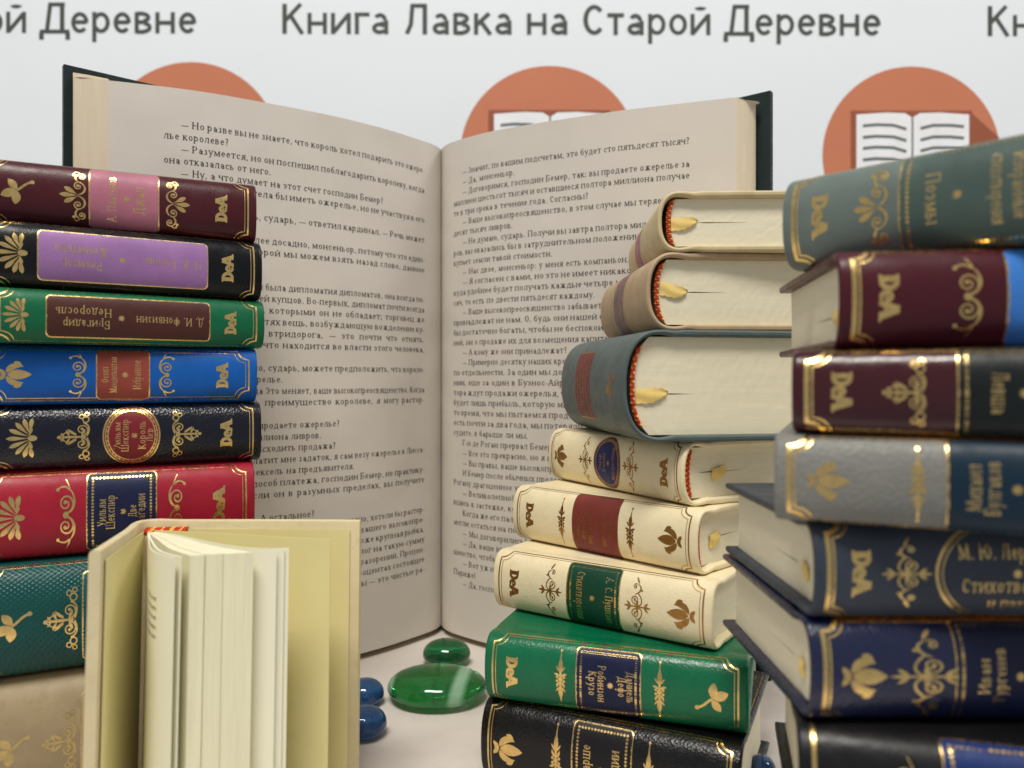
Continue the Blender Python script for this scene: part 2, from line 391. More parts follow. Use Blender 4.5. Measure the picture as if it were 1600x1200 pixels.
def orn_flourish():
    A = Art()
    for d in (1, -1):
        A.spiral(.45, 1.45 * d, 1.0, -120 * d, 1.4, .24, d); A.bez((-.3, .2 * d), (-1.2, .5 * d), (-1.3, 1.7 * d), (-.2, 2.7 * d), .26)
        A.bez((.6, 2.5 * d), (-.9, 3.0 * d), (-1.1, 4.2 * d), (.1, 4.6 * d), .34, taper=True)
        A.spiral(.55, 4.1 * d, .62, 130 * d, 1.1, .2, -d); A.petal(-.2, 4.7 * d, 62 * d, 1.7, .45); A.disc(-.95, 3.4 * d, .22)
        A.petal(1.1 * d, 0, 90 - 90 * d, 2.0, .5); A.petal(1.5 * d, .1, 90 - 48 * d, 1.3, .45); A.petal(1.5 * d, -.1, 270 + 48 * d, 1.3, .45)
        A.petal(0, .2 * d, 90 * d, 1.2, .5)
    A.disc(0, 0, .5); A.line([(-1.4, 0), (1.4, 0)], .3)
    return A
def orn_spindle():
    A = Art()
    for d in (1, -1):
        A.petal(0, 0, 90 * d, 5.6, .5, p=.6); A.petal(0, 1.5 * d, 90 * d, 2.6, .95, p=.8)
        for e in (1, -1):
            A.petal(.1 * e, .5 * d, 90 - e * d * 50 if d > 0 else -90 + e * 50, 1.4, .5, curl=40 * e)
            A.disc(.72 * e, .38 * d, .27); A.petal(.2 * e, 1.5 * d, 90 * d - 38 * e * d, 1.3, .36)
        A.disc(0, 5.5 * d, .25)
    A.disc(0, 0, .5)
    return A
ORN = dict(palmette=orn_palmette, leaf=orn_leaf, lily=orn_lily, scroll=orn_scroll, trefoil=orn_trefoil, lace=orn_lace, flourish=orn_flourish, spindle=orn_spindle)

# ------------------------------------------------------------------ the miniature book
def book_profile(T, W, b, n=2.35, tb=1.7, ts=1.2):
    """Outer path of the case from the lower fore-edge round the spine to the upper fore-edge: (y, z, ny, nz, thickness)."""
    half = []
    for i in range(15):
        y = W - (W - .0) * i / 14
        half.append((y, 0.0))
    dip = lambda y: .22 * math.exp(-((y - 3.8) / 1.5) ** 2)
    bot = []
    ys = [W, W - .5, W * .8, W * .6, W * .4, 9, 7, 6, 5, 4.2, 3.6, 3.0, 2.2, 1.2, .4]
    for y in ys: bot.append((y, dip(y)))
    sp = []
    NS = 44
    for i in range(NS + 1):
        th = math.pi * i / NS; c, s_ = math.cos(th), math.sin(th)
        sp.append((-b * max(0, s_) ** (2 / n), T / 2 - T / 2 * math.copysign(abs(c) ** (2 / n), c)))
    top = [(y, T - dip(y)) for y in reversed(ys)]
    pts = bot + sp + top; out = []
    for i, p in enumerate(pts):
        a = pts[max(0, i - 1)]; c = pts[min(len(pts) - 1, i + 1)]
        dy, dz = c[0] - a[0], c[1] - a[1]; l = math.hypot(dy, dz) or 1
        ny, nz = dz / l, -dy / l          # points out of the book
        ny, nz = (dz / l), (-dy / l)
        f = min(1, max(0, (p[0] - .5) / 5)); th = ts + (tb - ts) * f
        out.append((p[0], p[1], ny, nz, th))
    return out, len(bot), len(bot) + NS

def check_out(prof, T):
    i = len(prof) // 2
    return prof[i][2] < 0

def make_book(label, group, T, mat, anchor, a, z, end=1, L=65, W=47, bulge=.30, deco=None, flip=False, gmat=None, ribbon=None, label_mat=None, foil=None, n=2.35, edge=None, bandmats=None, tilt=0):
    """anchor: where the spine corner at local x = end*L/2 stands (mm, plan); a: yaw in degrees; z: height of its underside over the camera."""
    gmat = gmat or GOLD; foil = foil or gmat; edge = edge or PAPER_EDGE
    ca, sa = math.cos(R(a)), math.sin(R(a))
    cx, cy = anchor[0] - end * L / 2 * ca, anchor[1] - end * L / 2 * sa
    root = thing('miniature_book', label, 'book', (cx * MM, cy * MM, (CAMZ + z) * MM), R(a), group)
    if tilt: root.rotation_euler[1] = R(tilt)
    b = bulge * T
    prof, i0, i1 = book_profile(T, W, b, n)
    sgn = -1 if prof[len(prof) // 2][2] > 0 else 1
    prof = [(y, zz, ny * sgn, nz * sgn, th) for y, zz, ny, nz, th in prof]
    # ---- case (boards and spine in one shell)
    m = MB(); r = .75; rows = []
    steps = [(-1, t) for t in (0, .25, .5, .75, 1)] + [(1, t) for t in (1, .75, .5, .25, 0)]
    warp = [random.uniform(-.12, .12) for _ in range(4)]
    def ring(u, off):
        o_, q_ = [], []
        N = len(prof)
        for i, (y, zz, ny, nz, th) in enumerate(prof):
            e = off
            if i in (0, N - 1): e = max(off, th * .42)
            elif i in (1, N - 2): e = max(off, th * .12)
            o_.append((u, y - ny * e, zz - nz * e)); q_.append((u, y - ny * (th - e), zz - nz * (th - e)))
        return o_, q_
    rings = []
    for sd, t in steps:
        u = sd * (L / 2 - r + r * math.sin(t0)) if False else None
        ang = (1 - t) * math.pi / 2
        rings.append((sd * (L / 2 - r + r * math.sin(ang)), r * (1 - math.cos(ang)) * .75))
    # subdivide the long middle
    mid = [(-L / 2 + r + (L - 2 * r) * k / 8, 0) for k in range(1, 8)]
    rings = rings[:5] + mid + rings[5:]
    loops = []
    for u, off in rings:
        o_, q_ = ring(u, off); loops.append(o_ + q_[::-1])
    ids = m.grid(loops, 0, closed=True)
    N = len(prof)
    for lo, fl in ((ids[0], False), (ids[-1], True)):
        for i in range(N - 1):
            q = (lo[i], lo[i + 1], lo[2 * N - 2 - i], lo[2 * N - 1 - i]); m.face(q[::-1] if fl else q, 0)
    # ---- decoration coordinates: s = arc length round the spine from its crest
    S = [0]
    for p, q in zip(prof[:-1], prof[1:]): S.append(S[-1] + math.hypot(q[0] - p[0], q[1] - p[1]))
    ic = (i0 + i1) // 2; s0 = S[ic]; S = [s - s0 for s in S]
    half = -S[i0]
    fs = -1 if flip else 1
    def at(p, h):
        u, s = p[0] * fs, p[1] * fs
        s = max(S[0] + .01, min(S[-1] - .01, s))
        lo = 0; hi = len(S) - 1
        while hi - lo > 1:
            k = (lo + hi) // 2
            if S[k] <= s: lo = k
            else: hi = k
        t = (s - S[lo]) / (S[hi] - S[lo] or 1); A_, B_ = prof[lo], prof[hi]
        y, zz, ny, nz = [A_[j] + (B_[j] - A_[j]) * t for j in range(4)]
        return (u, y + ny * h, zz + nz * h)
    def lay(mb, art, h0, mshift=0, fn=None):
        for k, (polys, mi) in enumerate(art.strokes):
            h = h0 + (k % 40) * .0006
            for q0 in polys:
                for q in split(q0): mb.poly([at(p, h) for p in q], mi + mshift)
    lab = None
    if deco:
        g = Art(); lab = Art()
        deco(g, lab, half, L)
        lay(m, g, .03, 1)
    cover = m.build('cover', [mat, gmat] + (bandmats or []), root); recalc_shell(cover)
    if lab and lab.strokes:
        lm = MB(); lay(lm, lab, .055); lm.build('title_label', [label_mat, foil], cover)
    # ---- page block with rounded back; a slit where the ribbon goes in
    pm = MB(); tb = 1.7 + .05; ue = L / 2 - 2.0
    zb, zt = tb, T - tb
    def back(zz):
        t = (zz - T / 2) / (T / 2 - .2); t = max(-1, min(1, t))
        return -(b - 1.0) * max(0, 1 - abs(t) ** n) ** (1 / n) + 2.4 if b > 1.4 else 2.2
    nz_ = 12; zs = [zb + (zt - zb) * k / nz_ for k in range(nz_ + 1)]
    fore = lambda zz: W - 3.2 - .6 * math.sin(math.pi * (zz - zb) / (zt - zb))
    yn = 14
    for sd in (-1, 1):
        slit = ribbon and ribbon.get('end', 1) == sd
        ids2 = []
        if slit:
            zk = min(range(2, nz_ - 1), key=lambda k: abs(zs[k] - ribbon['z'] * T))
            sl = ribbon.get('slit', (7, 22)); gw = ribbon.get('gap', .42)
        rows2 = []
        for k, zz in enumerate(zs):
            y0, y1 = back(zz), fore(zz)
            ysamp = [y0 + (y1 - y0) * j / 40 for j in range(41)]
            rows2.append([(sd * ue + (random.uniform(-.03, .03)), y, zz) for y in ysamp])
        if slit:
            up = []; lo = []
            for (x, y, zz) in rows2[zk]:
                t = (y - sl[0]) / (sl[1] - sl[0]); g_ = gw * (1 - t) ** 1.2 * min(1, t * 6) / 2 if 0 < t < 1 else 0
                up.append((x, y, zz + g_)); lo.append((x, y, zz - g_))
            A_ = pm.grid(rows2[:zk] + [lo]); B_ = pm.grid([up] + rows2[zk + 1:])
            inn = [(sd * (ue - 5), p[1], rows2[zk][0][2]) for p in lo]
            pm.grid([lo, inn]); pm.grid([inn, up])
        else:
            pm.grid(rows2)
    # sides of the block
    loop = [(back(z_), z_) for z_ in zs] + [(fore(z_), z_) for z_ in reversed(zs)]
    pm.grid([[(-ue, y, z_) for y, z_ in loop], [(ue, y, z_) for y, z_ in loop]], 0, closed=True)
    pm.build('page_block', edge, root, smooth=False)
    # ---- headbands
    for sd in (-1, 1):
        hb = MB(); path = []
        NH = 84
        for k in range(NH + 1):
            zz = T * .14 + T * .72 * k / NH
            path.append((sd * (ue + .15), back(zz) - .35, zz))
        rr = .62; ringn = 8; rows3 = []
        for k, p in enumerate(path):
            bulg = 1 + .12 * math.sin(k * 1.4) + random.uniform(-.06, .06)
            rows3.append([(p[0] + rr * bulg * 1.2 * math.cos(2 * math.pi * j / ringn), p[1] + rr * bulg * math.sin(2 * math.pi * j / ringn), p[2]) for j in range(ringn)])
        ids3 = [[hb.pt(p) for p in r_] for r_ in rows3]
        for k in range(NH):
            for j in range(ringn):
                j2 = (j + 1) % ringn; hb.face((ids3[k][j], ids3[k][j2], ids3[k + 1][j2], ids3[k + 1][j]), 1 if ((k + 2 * j) % 9) in (0, 1, 2) and j % 4 != 3 else 0)
        hb.build('headband', [RED_THREAD, YEL_THREAD], root)
    # ---- ribbon
    if ribbon:
        sd = ribbon.get('end', 1); zr = zs[min(range(2, nz_ - 1), key=lambda k: abs(zs[k] - ribbon['z'] * T))]
        y0, y1 = ribbon.get('y', (2.6, 8.5)); rw = ribbon.get('w', 2.8) * 1.15
        rb = MB(); n_ = 12; front = []; bk = []
        for k in range(n_ + 1):
            t = k / n_; y = y0 + (y1 - y0) * t; out = .25 + .5 * math.sin(math.pi * min(1, t * .9 + .05)) ; out = out if t < 1 else -.4
            hw = rw / 2 * (1 - .86 * max(0, (t - .5) / .5) ** 1.7) * (1 + .10 * math.sin(k * 2.3)); sh = ribbon.get('drop', -.6) * (1 - t) + .25 * math.sin(t * 5 + T)
            row = []; row2 = []
            for j in range(7):
                v = -1 + j / 3; oo = out + .16 * math.sin(v * 3 + t * 4)
                row.append((sd * (ue + oo), y + .25 * v * t, zr + sh + hw * v)); row2.append((sd * (ue + oo - .14), y + .25 * v * t, zr + sh + hw * v))
            front.append(row); bk.append(row2[::-1])
        rb.grid([f + b_ for f, b_ in zip(front, bk)], 0, closed=True)
        rb.build('ribbon_bookmark', RIBBON, root)
    return root

def recalc_shell(o):
    pass

# ------------------------------------------------------------------ spine designs (u along the spine with the logo at +u, s across)
LOGO = logo_art()
def put(g, art, u, s, k=1, ks=None, mirror=False, rot=0):
    ks = ks or k; c, sn = math.cos(R(rot)), math.sin(R(rot))
    def fn(p):
        x, y = (-p[0] if mirror else p[0]) * k, p[1] * ks
        return (u + x * c - y * sn, s + x * sn + y * c)
    g.merge(art, fn)
def split(q, lim=.5):
    if len(q) != 4: return [q]
    d = lambda a, b: abs(a[1] - b[1])
    mx = lambda a, b, t: (a[0] + (b[0] - a[0]) * t, a[1] + (b[1] - a[1]) * t)
    out = [q]
    n = math.ceil(max(d(q[0], q[1]), d(q[3], q[2])) / lim)
    if n > 1: out = [[mx(q[0], q[1], i / n), mx(q[0], q[1], (i + 1) / n), mx(q[3], q[2], (i + 1) / n), mx(q[3], q[2], i / n)] for i in range(n)]
    res = []
    for q in out:
        n = math.ceil(max(d(q[1], q[2]), d(q[0], q[3])) / lim)
        if n > 1: res += [[mx(q[0], q[3], i / n), mx(q[1], q[2], i / n), mx(q[1], q[2], (i + 1) / n), mx(q[0], q[3], (i + 1) / n)] for i in range(n)]
        else: res.append(q)
    return res
def put_logo(g, u, s, h, ln):           # reads upward; h = cap height along u, ln = length along s
    k = ln / 2.25
    g.merge(LOGO, lambda p: (u + h / 2 - p[1] * h, s + p[0] * k))
def frame(g, L, half, inset=2.3, r=2.6, edge=1.2, w=.42):
    U = L / 2 - inset; Sx = half - edge
    for d, ww in ((0, w), (.85, w * .42)):
        u, s_, rr = U - d, Sx - d, r + .1
        pts = []
        for sx, sy, a0 in ((1, 1, 270), (-1, 1, 360), (-1, -1, 90), (1, -1, 180)):
            ks = [270, 180] if (sx, sy) == (1, 1) else [360, 270] if (sx, sy) == (-1, 1) else [90, 0] if (sx, sy) == (-1, -1) else [180, 90]
            for k in range(9):
                a = R(ks[0] + (ks[1] - ks[0]) * k / 8); pts.append((sx * u + rr * math.cos(a), sy * s_ + rr * math.sin(a)))
        g.line(pts, ww, step=1.2, closed=True)
def rrect(u0, u1, s0, s1, r, n=5):
    pts = []
    for cx, cy, a0 in ((u1 - r, s1 - r, 0), (u0 + r, s1 - r, 90), (u0 + r, s0 + r, 180), (u1 - r, s0 + r, 270)):
        for k in range(n + 1):
            a = R(a0 + 90 * k / n); pts.append((cx + r * math.cos(a), cy + r * math.sin(a)))
    return pts
def fill_round(lab, u0, u1, s0, s1, r, m=0):
    cols = [u0 + r * (1 - math.cos(math.pi / 2 * k / 5)) for k in range(6)] + [u0 + r + (u1 - u0 - 2 * r) * k / 6 for k in range(1, 6)] + [u1 - r * (1 - math.sin(math.pi / 2 * k / 5)) for k in range(6)]
    def hs(u):
        d = max(0, u0 + r - u, u - (u1 - r)); d = min(d, r)
        return r - math.sqrt(max(0, r * r - d * d))
    n = max(6, int((s1 - s0) / .6)); polys = []
    for a, b in zip(cols[:-1], cols[1:]):
        ha, hb = hs(a), hs(b)
        for j in range(n):
            f = lambda h, t: s0 + h + (s1 - s0 - 2 * h) * t
            polys.append([(a, f(ha, j / n)), (b, f(hb, j / n)), (b, f(hb, (j + 1) / n)), (a, f(ha, (j + 1) / n))])
    lab.add(polys, m)
def fill_oval(lab, cu, ru, rs, m=0):
    n = 22; k = 14; polys = []
    for i in range(n):
        a, b = -math.cos(math.pi * i / n), -math.cos(math.pi * (i + 1) / n); ha, hb = math.sqrt(max(0, 1 - a * a)), math.sqrt(max(0, 1 - b * b))
        for j in range(k):
            t0, t1 = -1 + 2 * j / k, -1 + 2 * (j + 1) / k
            q = [(cu + ru * a, rs * ha * t0), (cu + ru * b, rs * hb * t0), (cu + ru * b, rs * hb * t1), (cu + ru * a, rs * ha * t1)]
            polys.append(q)
    lab.add(polys, m)
def beads(lab, u0, u1, s0, s1, r=.32, m=1):
    nu = int((u1 - u0) / (r * 2.5)); ns = int((s1 - s0) / (r * 2.5))
    for k in range(nu + 1):
        for s in (s0, s1): lab.disc(u0 + (u1 - u0) * k / nu, s, r, m, n=7)
    for k in range(1, ns):
        for u in (u0, u1): lab.disc(u, s0 + (s1 - s0) * k / ns, r, m, n=7)
def words_up(lab, u, txt, h, maxlen, m=1, s=0):      # reads toward +s, its top toward -u
    h *= .88; A, wd = text_art(txt, 'foil'); k = min(h / 1.0, maxlen * .9 / wd); k2 = k
    lab.merge(A, lambda p: (u - p[1] * h + h * .5, s + (p[0] - wd / 2) * k2), m)
def words_back(lab, u, s, txt, h, maxlen, m=1):      # reads toward -u, its top toward -s
    h *= .9; A, wd = text_art(txt, 'foil'); k = min(h, maxlen / wd)
    lab.merge(A, lambda p: (u - (p[0] - wd / 2) * k, s - p[1] * h + h * .5), m)
def star(lab, u, s, r=.8, m=1):
    for k in range(8): lab.petal(u, s, k * 45, r, r * .42, m)

def design(emblem='palmette', orn='scroll', ou=9.8, eu=-24.2, lshape='rect', l=(-6.2, 6.2), ls=.62, cols=(), border='line', fr=True, logo=True, fw=.42, fe=1.2, lu=25.0, oc=0, osc=1.0, omax=1.2, lback=None, extra=None):
    def d(g, lab, half, L):
        if fr: frame(g, L, half, w=fw, edge=fe)
        kk = half / 9.5
        if logo: put_logo(g, lu, 0, 3.1, half * .72)
        if emblem: put(g, ORN[emblem](), eu, 0, .92 * min(1.25, kk) * 1.0)
        if orn:
            A = ORN[orn](); ks = half / 9.0 * osc
            put(g, A, oc - ou, 0, min(omax, ks * omax / 1.2), ks); put(g, A, oc + ou, 0, min(omax, ks * omax / 1.2), ks, mirror=True)
        hs = half * ls
        if lshape == 'rect':
            fill_round(lab, l[0], l[1], -hs, hs, 1.0); lab.line(rrect(l[0], l[1], -hs, hs, 1.0), .34, 1, step=1, closed=True)
            if border == 'beads': beads(lab, l[0] + 1.3, l[1] - 1.3, -hs + 1.3, hs - 1.3)
            if border == 'double': lab.line(rrect(l[0] + 1.1, l[1] - 1.1, -hs + 1.1, hs - 1.1, .3), .5, 1, step=1, closed=True)
        elif lshape == 'oval':
            cu = (l[0] + l[1]) / 2; ru = (l[1] - l[0]) / 2
            fill_oval(lab, cu, ru, hs)
            for k, ww in ((1.0, .35), (.92, .25), (.84, .3)):
                lab.line([(cu + ru * k * math.cos(2 * math.pi * i / 40), hs * k * math.sin(2 * math.pi * i / 40)) for i in range(40)], ww, 1, step=9, closed=True)
            for i in range(36): lab.disc(cu + ru * .88 * math.cos(2 * math.pi * i / 36), hs * .88 * math.sin(2 * math.pi * i / 36), .22, 1, n=6)
        elif lshape == 'ring':
            cu = (l[0] + l[1]) / 2; ru = (l[1] - l[0]) / 2
            for k, ww in ((1.0, .5), (.93, .2)):
                lab.line([(cu + ru * k * math.cos(2 * math.pi * i / 48), hs * k * math.sin(2 * math.pi * i / 48)) for i in range(48)], ww, 1, step=9, closed=True)
        elif lshape == 'band':
            lab.rect(l[0], l[1], -half * 1.02, half * 1.02, 0, .8)
            for u in l: lab.line([(u, -half * 1.02), (u, half * 1.02)], .4, 1, step=.7)
        for c in cols:
            if c[1] == '*': star(lab, c[0], c[2] if len(c) > 2 and lback else 0, .8)
            elif lback: words_back(lab, c[0], c[2], c[1], c[3], c[4])
            else: words_up(lab, c[0], c[1], c[2], hs * c[3])
        if extra: extra(g, lab, half, L)
    return d

def pl(px, Y): return ((px - 800) / 1200 * Y, Y)

# ------------------------------------------------------------------ the setting
t = MB(); t.box(-900, 900, 40, 700, -25, 0)
to = t.build('table_top', plain('pale_table_cloth', (212, 204, 196), .75, .25, .06, 45, .0002, 700), None, smooth=False)
to['kind'] = 'structure'; to['label'] = 'pale off white table surface under the books'; to['category'] = 'table'

BY = 470.0
ban = thing('banner', 'white printed banner with dark lettering and orange book emblems behind the books', 'banner', (0, BY * MM, 0))
t = MB(); t.box(-520, 520, 0, 3, 0, 480); t.build('sheet', plain('white_banner_sheet', (223, 229, 234), .6, .3, .015, 8), ban, smooth=False)
LETTER = plain('dark_grey_print', (76, 80, 76), .6, .2); ORANGE = plain('orange_print', (192, 120, 90), .6, .25, .03, 30)
BROWN = plain('brown_print', (148, 86, 64), .6, .2); WHITEP = plain('white_print', (230, 233, 236), .6, .2); LINEP = plain('grey_line_print', (104, 112, 112), .6, .2)
kb = BY / 1200
def bx(px): return (px - 800) * kb
def bz(py): return CAMZ + (595 - py) * kb
def flat(art, mats, name, h=-.15, dz=.004):
    m = MB()
    for k, (polys, mi) in enumerate(art.strokes):
        for q in polys: m.poly([(p[0], h - (k % 50) * dz, p[1]) for p in q], mi)
    return m.build(name, mats, ban, smooth=False)
for cx, base in ((-161, 51), (908, 54.5), (2010, 58)):
    A, wd = text_art('Книга Лавка на Старой Деревне', 'sans', -.06)
    kx = 944 * kb / wd; ky = 47 * kb / 1.42
    B = Art(); B.merge(A, lambda p: (bx(cx) + (p[0] - wd / 2) * kx, bz(base) + p[1] * ky - (p[0] - wd / 2) * kx * .003))
    flat(B, [LETTER], 'lettering')
for cx, cy in ((298, 236), (858, 242), (1424, 243)):
    A = Art(); r = 139
    n = 64; A.add([[(bx(cx + r * math.cos(2 * math.pi * i / n)), bz(cy + r * math.sin(2 * math.pi * i / n))) for i in range(n)]], 0)
    q = lambda x, y: (bx(cx + x), bz(cy + y))
    A.add([[q(92, -68), q(137, -28), q(132, 42), q(100, 95), q(92, 62)]], 1)      # printed long shadow
    A.add([[q(-95, -70), q(95, -70), q(95, 62), q(-95, 62)]], 1)
    A.add([[q(-86, -64), q(-40, -67), q(-10, -66), q(0, -60), q(0, 52), q(-10, 47), q(-40, 46), q(-86, 49)]], 2)
    A.add([[q(3, -60), q(13, -66), q(43, -67), q(90, -64), q(90, 49), q(43, 46), q(13, 47), q(3, 52)]], 2)
    A.line([q(1.5, -66), q(1.5, 52)], 1.0, 3); A.add([[q(-7, -69), q(10, -69), q(2, -60)]], 1)
    for yy in (-46, -28, -11, 7, 25):
        A.line([q(-76, yy), q(-55, yy - 2), q(-28, yy - 1), q(-8, yy + 5)], 1.9, 3); A.line([q(14, yy + 4), q(34, yy - 1), q(60, yy - 1), q(82, yy + 1)], 1.9, 3)
    flat(A, [ORANGE, BROWN, WHITEP, LINEP], 'emblem', -.1, .012)

# ------------------------------------------------------------------ the big open book
def interp_curve(pts, n):
    """Catmull-Rom through pts, resampled to n+1 points evenly by arc length."""
    P = [pts[0]] + list(pts) + [pts[-1]]; D = []
    for i in range(1, len(P) - 2):
        for k in range(12):
            t_ = k / 12; a, b, c, d = P[i - 1], P[i], P[i + 1], P[i + 2]
            D.append(tuple(.5 * ((2 * b[j]) + (-a[j] + c[j]) * t_ + (2 * a[j] - 5 * b[j] + 4 * c[j] - d[j]) * t_ ** 2 + (-a[j] + 3 * b[j] - 3 * c[j] + d[j]) * t_ ** 3) for j in range(2)))
    D.append(pts[-1]); Sx = [0]
    for p, q in zip(D[:-1], D[1:]): Sx.append(Sx[-1] + math.hypot(q[0] - p[0], q[1] - p[1]))
    out = []; k = 0
    for i in range(n + 1):
        s = Sx[-1] * i / n
        while k < len(Sx) - 2 and Sx[k + 1] < s: k += 1
        t_ = (s - Sx[k]) / (Sx[k + 1] - Sx[k] or 1); out.append((D[k][0] + (D[k + 1][0] - D[k][0]) * t_, D[k][1] + (D[k + 1][1] - D[k][1]) * t_))
    return out, Sx[-1]
PAGE = plain('old_page_paper', (211, 204, 194), .85, .15, .03, 40, .00004, 800)
BIGEDGE = paper_edge('big_book_page_edges', (224, 210, 184), 'x', 3600, .88)
def ripple(mat, scale, dist):
    nt = mat.node_tree; P = nt.nodes['Principled BSDF']; old = P.inputs['Normal'].links[0].from_socket if P.inputs['Normal'].links else None
    nt.links.new(bump(nt, noise(nt, coord(nt), scale, 2), .6, dist, old), P.inputs['Normal'])
ripple(PAGE, 22, .0022)
DARKCLOTH = leather('dark_green_cloth', (22, 38, 38), .5)
big = thing('open_book', 'large open novel with dark green cover standing upright behind the stacks', 'book', (-.029, .30, 0))
OX, OY = -29.0, 300.0
ZT, ZB = CAMZ + 96, 2.6
def local(p, z): return (p[0] - OX, p[1] - OY, z)
LP, LLEN = interp_curve([(-29.3, 319), (-31.5, 313), (-36.3, 306.5), (-49.6, 291.5), (-66, 277.5), (-86, 264.6), (-105, 254), (-128.7, 245.4)], 80)
RP, RLEN = interp_curve([(-29.3, 319), (-27, 313), (-21.5, 306.5), (-8.6, 296), (8.4, 286.6), (32, 275.8), (40, 272.3), (62, 264.6), (76, 260)], 80)
def block(front, back, name):
    m = MB(); loop = list(front) + list(back)
    m.grid([[local(p, ZB) for p in loop], [local(p, ZT) for p in loop]], 0, closed=True)
    nF = len(front)
    for i in range(len(m.m)): m.m[i] = 0 if i < nF - 1 else 1
    # top and bottom: strips between the front curve and the back line
    bk, _ = interp_curve(list(reversed(back)), nF - 1)
    for z_ in (ZB, ZT): m.grid([[local(p, z_) for p in front], [local(p, z_) for p in bk]], 1)
    return m.build(name, [PAGE, BIGEDGE], big, angle=30)
block(LP, [(-133, 243.6), (-138.3, 242.6), (-136.5, 247), (-110, 271), (-80, 295), (-45, 322), (-31, 331)], 'page_block')
block(RP, [(80, 262.5), (84.8, 267.2), (60, 285), (30, 303), (0, 319), (-22, 330), (-28, 331)], 'page_block')
m = MB()
def slab(pts, th, z0, z1, mb):
    L_, R_ = [], []
    for i, p in enumerate(pts):
        a = pts[max(0, i - 1)]; b = pts[min(len(pts) - 1, i + 1)]; dx, dy = b[0] - a[0], b[1] - a[1]; l = math.hypot(dx, dy)
        L_.append((p[0] - dy / l * th / 2, p[1] + dx / l * th / 2)); R_.append((p[0] + dy / l * th / 2, p[1] - dx / l * th / 2))
    loop = L_ + R_[::-1]
    a = mb.grid([[local(p, z) for p in loop] for z in (z0, z1)], 0, closed=True)
    n_ = len(pts)
    for ids in a:
        for i in range(n_ - 1): mb.face((ids[i], ids[i + 1], ids[2 * n_ - 2 - i], ids[2 * n_ - 1 - i]))
slab([(-143, 244.6), (-125, 259.5), (-100, 281.5), (-70, 305), (-45, 325), (-38, 333), (-29, 337), (-19, 334), (-12, 329), (20, 312), (50, 295), (75, 278.5), (90.2, 266.8)], 2.6, 0, CAMZ + 100.5, m)
m.build('cover', DARKCLOTH, big, angle=30)
# loose leaves at the left fore-edge
m = MB(); slab([(-139.6, 244.2), (-136, 246.0), (-131, 249.5)], .25, ZB, ZT + 2.0, m); slab([(-138.6, 243.0), (-134.5, 244.6), (-130, 247.5)], .25, ZB, ZT + 1.0, m)
m.build('loose_leaf', BIGEDGE, big)

LEFT = ["  — Но разве вы не знаете, что король хотел подарить это ожере-", "лье королеве?", "  — Разумеется, но он поспешил поблагодарить королеву, когда", "она отказалась от него.",
 "  — Ну, а что думает на этот счет господин Бемер?", "  — Королева хотела бы иметь ожерелье, но не участвуя в его", "покупке.", "  — Здесь, сударь, — ответил кардинал. — Речь может", "идти.",
 "  — Тем более досадно, монсеньор, потому что это един-", "ственное, о которой мы можем взять назад слово, данное", "ювелиру.", "  Он догадался.", "  — Если бы у них и была дипломатия дипломатов, она всегда по-",
 "беждала дипломатией купцов. Во-первых, дипломат почти всегда", "требует ценностей, которыми он не обладает; торговец же", "держит в когтях вещь, возбуждающую вожделение ку-", "пить ее, заплатив втридорога, — это почти что отнять.",
 "Видя, что находится во власти этого человека,", "он сказал:", "  — Видно, сударь, можете предположить, что короле-", "ва оценит ваше ожерелье.", "  — Это меняет, ваше высокопреосвященство. Когда", "надо бы дать преимущество королеве, я могу растор-",
 "гнуть сделку.", "  — За сколько вы продаете ожерелье?", "  — За полтора миллиона ливров.", "  — Как будет происходить продажа?", "  — Ваш король платит мне задаток, я сам везу ожерелье в Лисса-", "бон, где мне дают вексель на предъявителя.",
 "  — Этот способ платежа, господин Бемер, не практику-", "ется, но если он в разумных пределах, вы получите", "сто тысяч ливров.", "  — Можно пойти. А остальное?", "  — Вы, как видно, хотели бы растор-", "гнуть сделку и вашего высокопре-", "освященства, тоже крупная рыбка,",
 "но залог на такую сумму", "стоит разорений. Процен-", "ты в процентах состоящее", "выгоды — это чистые ра-", "счетов."]
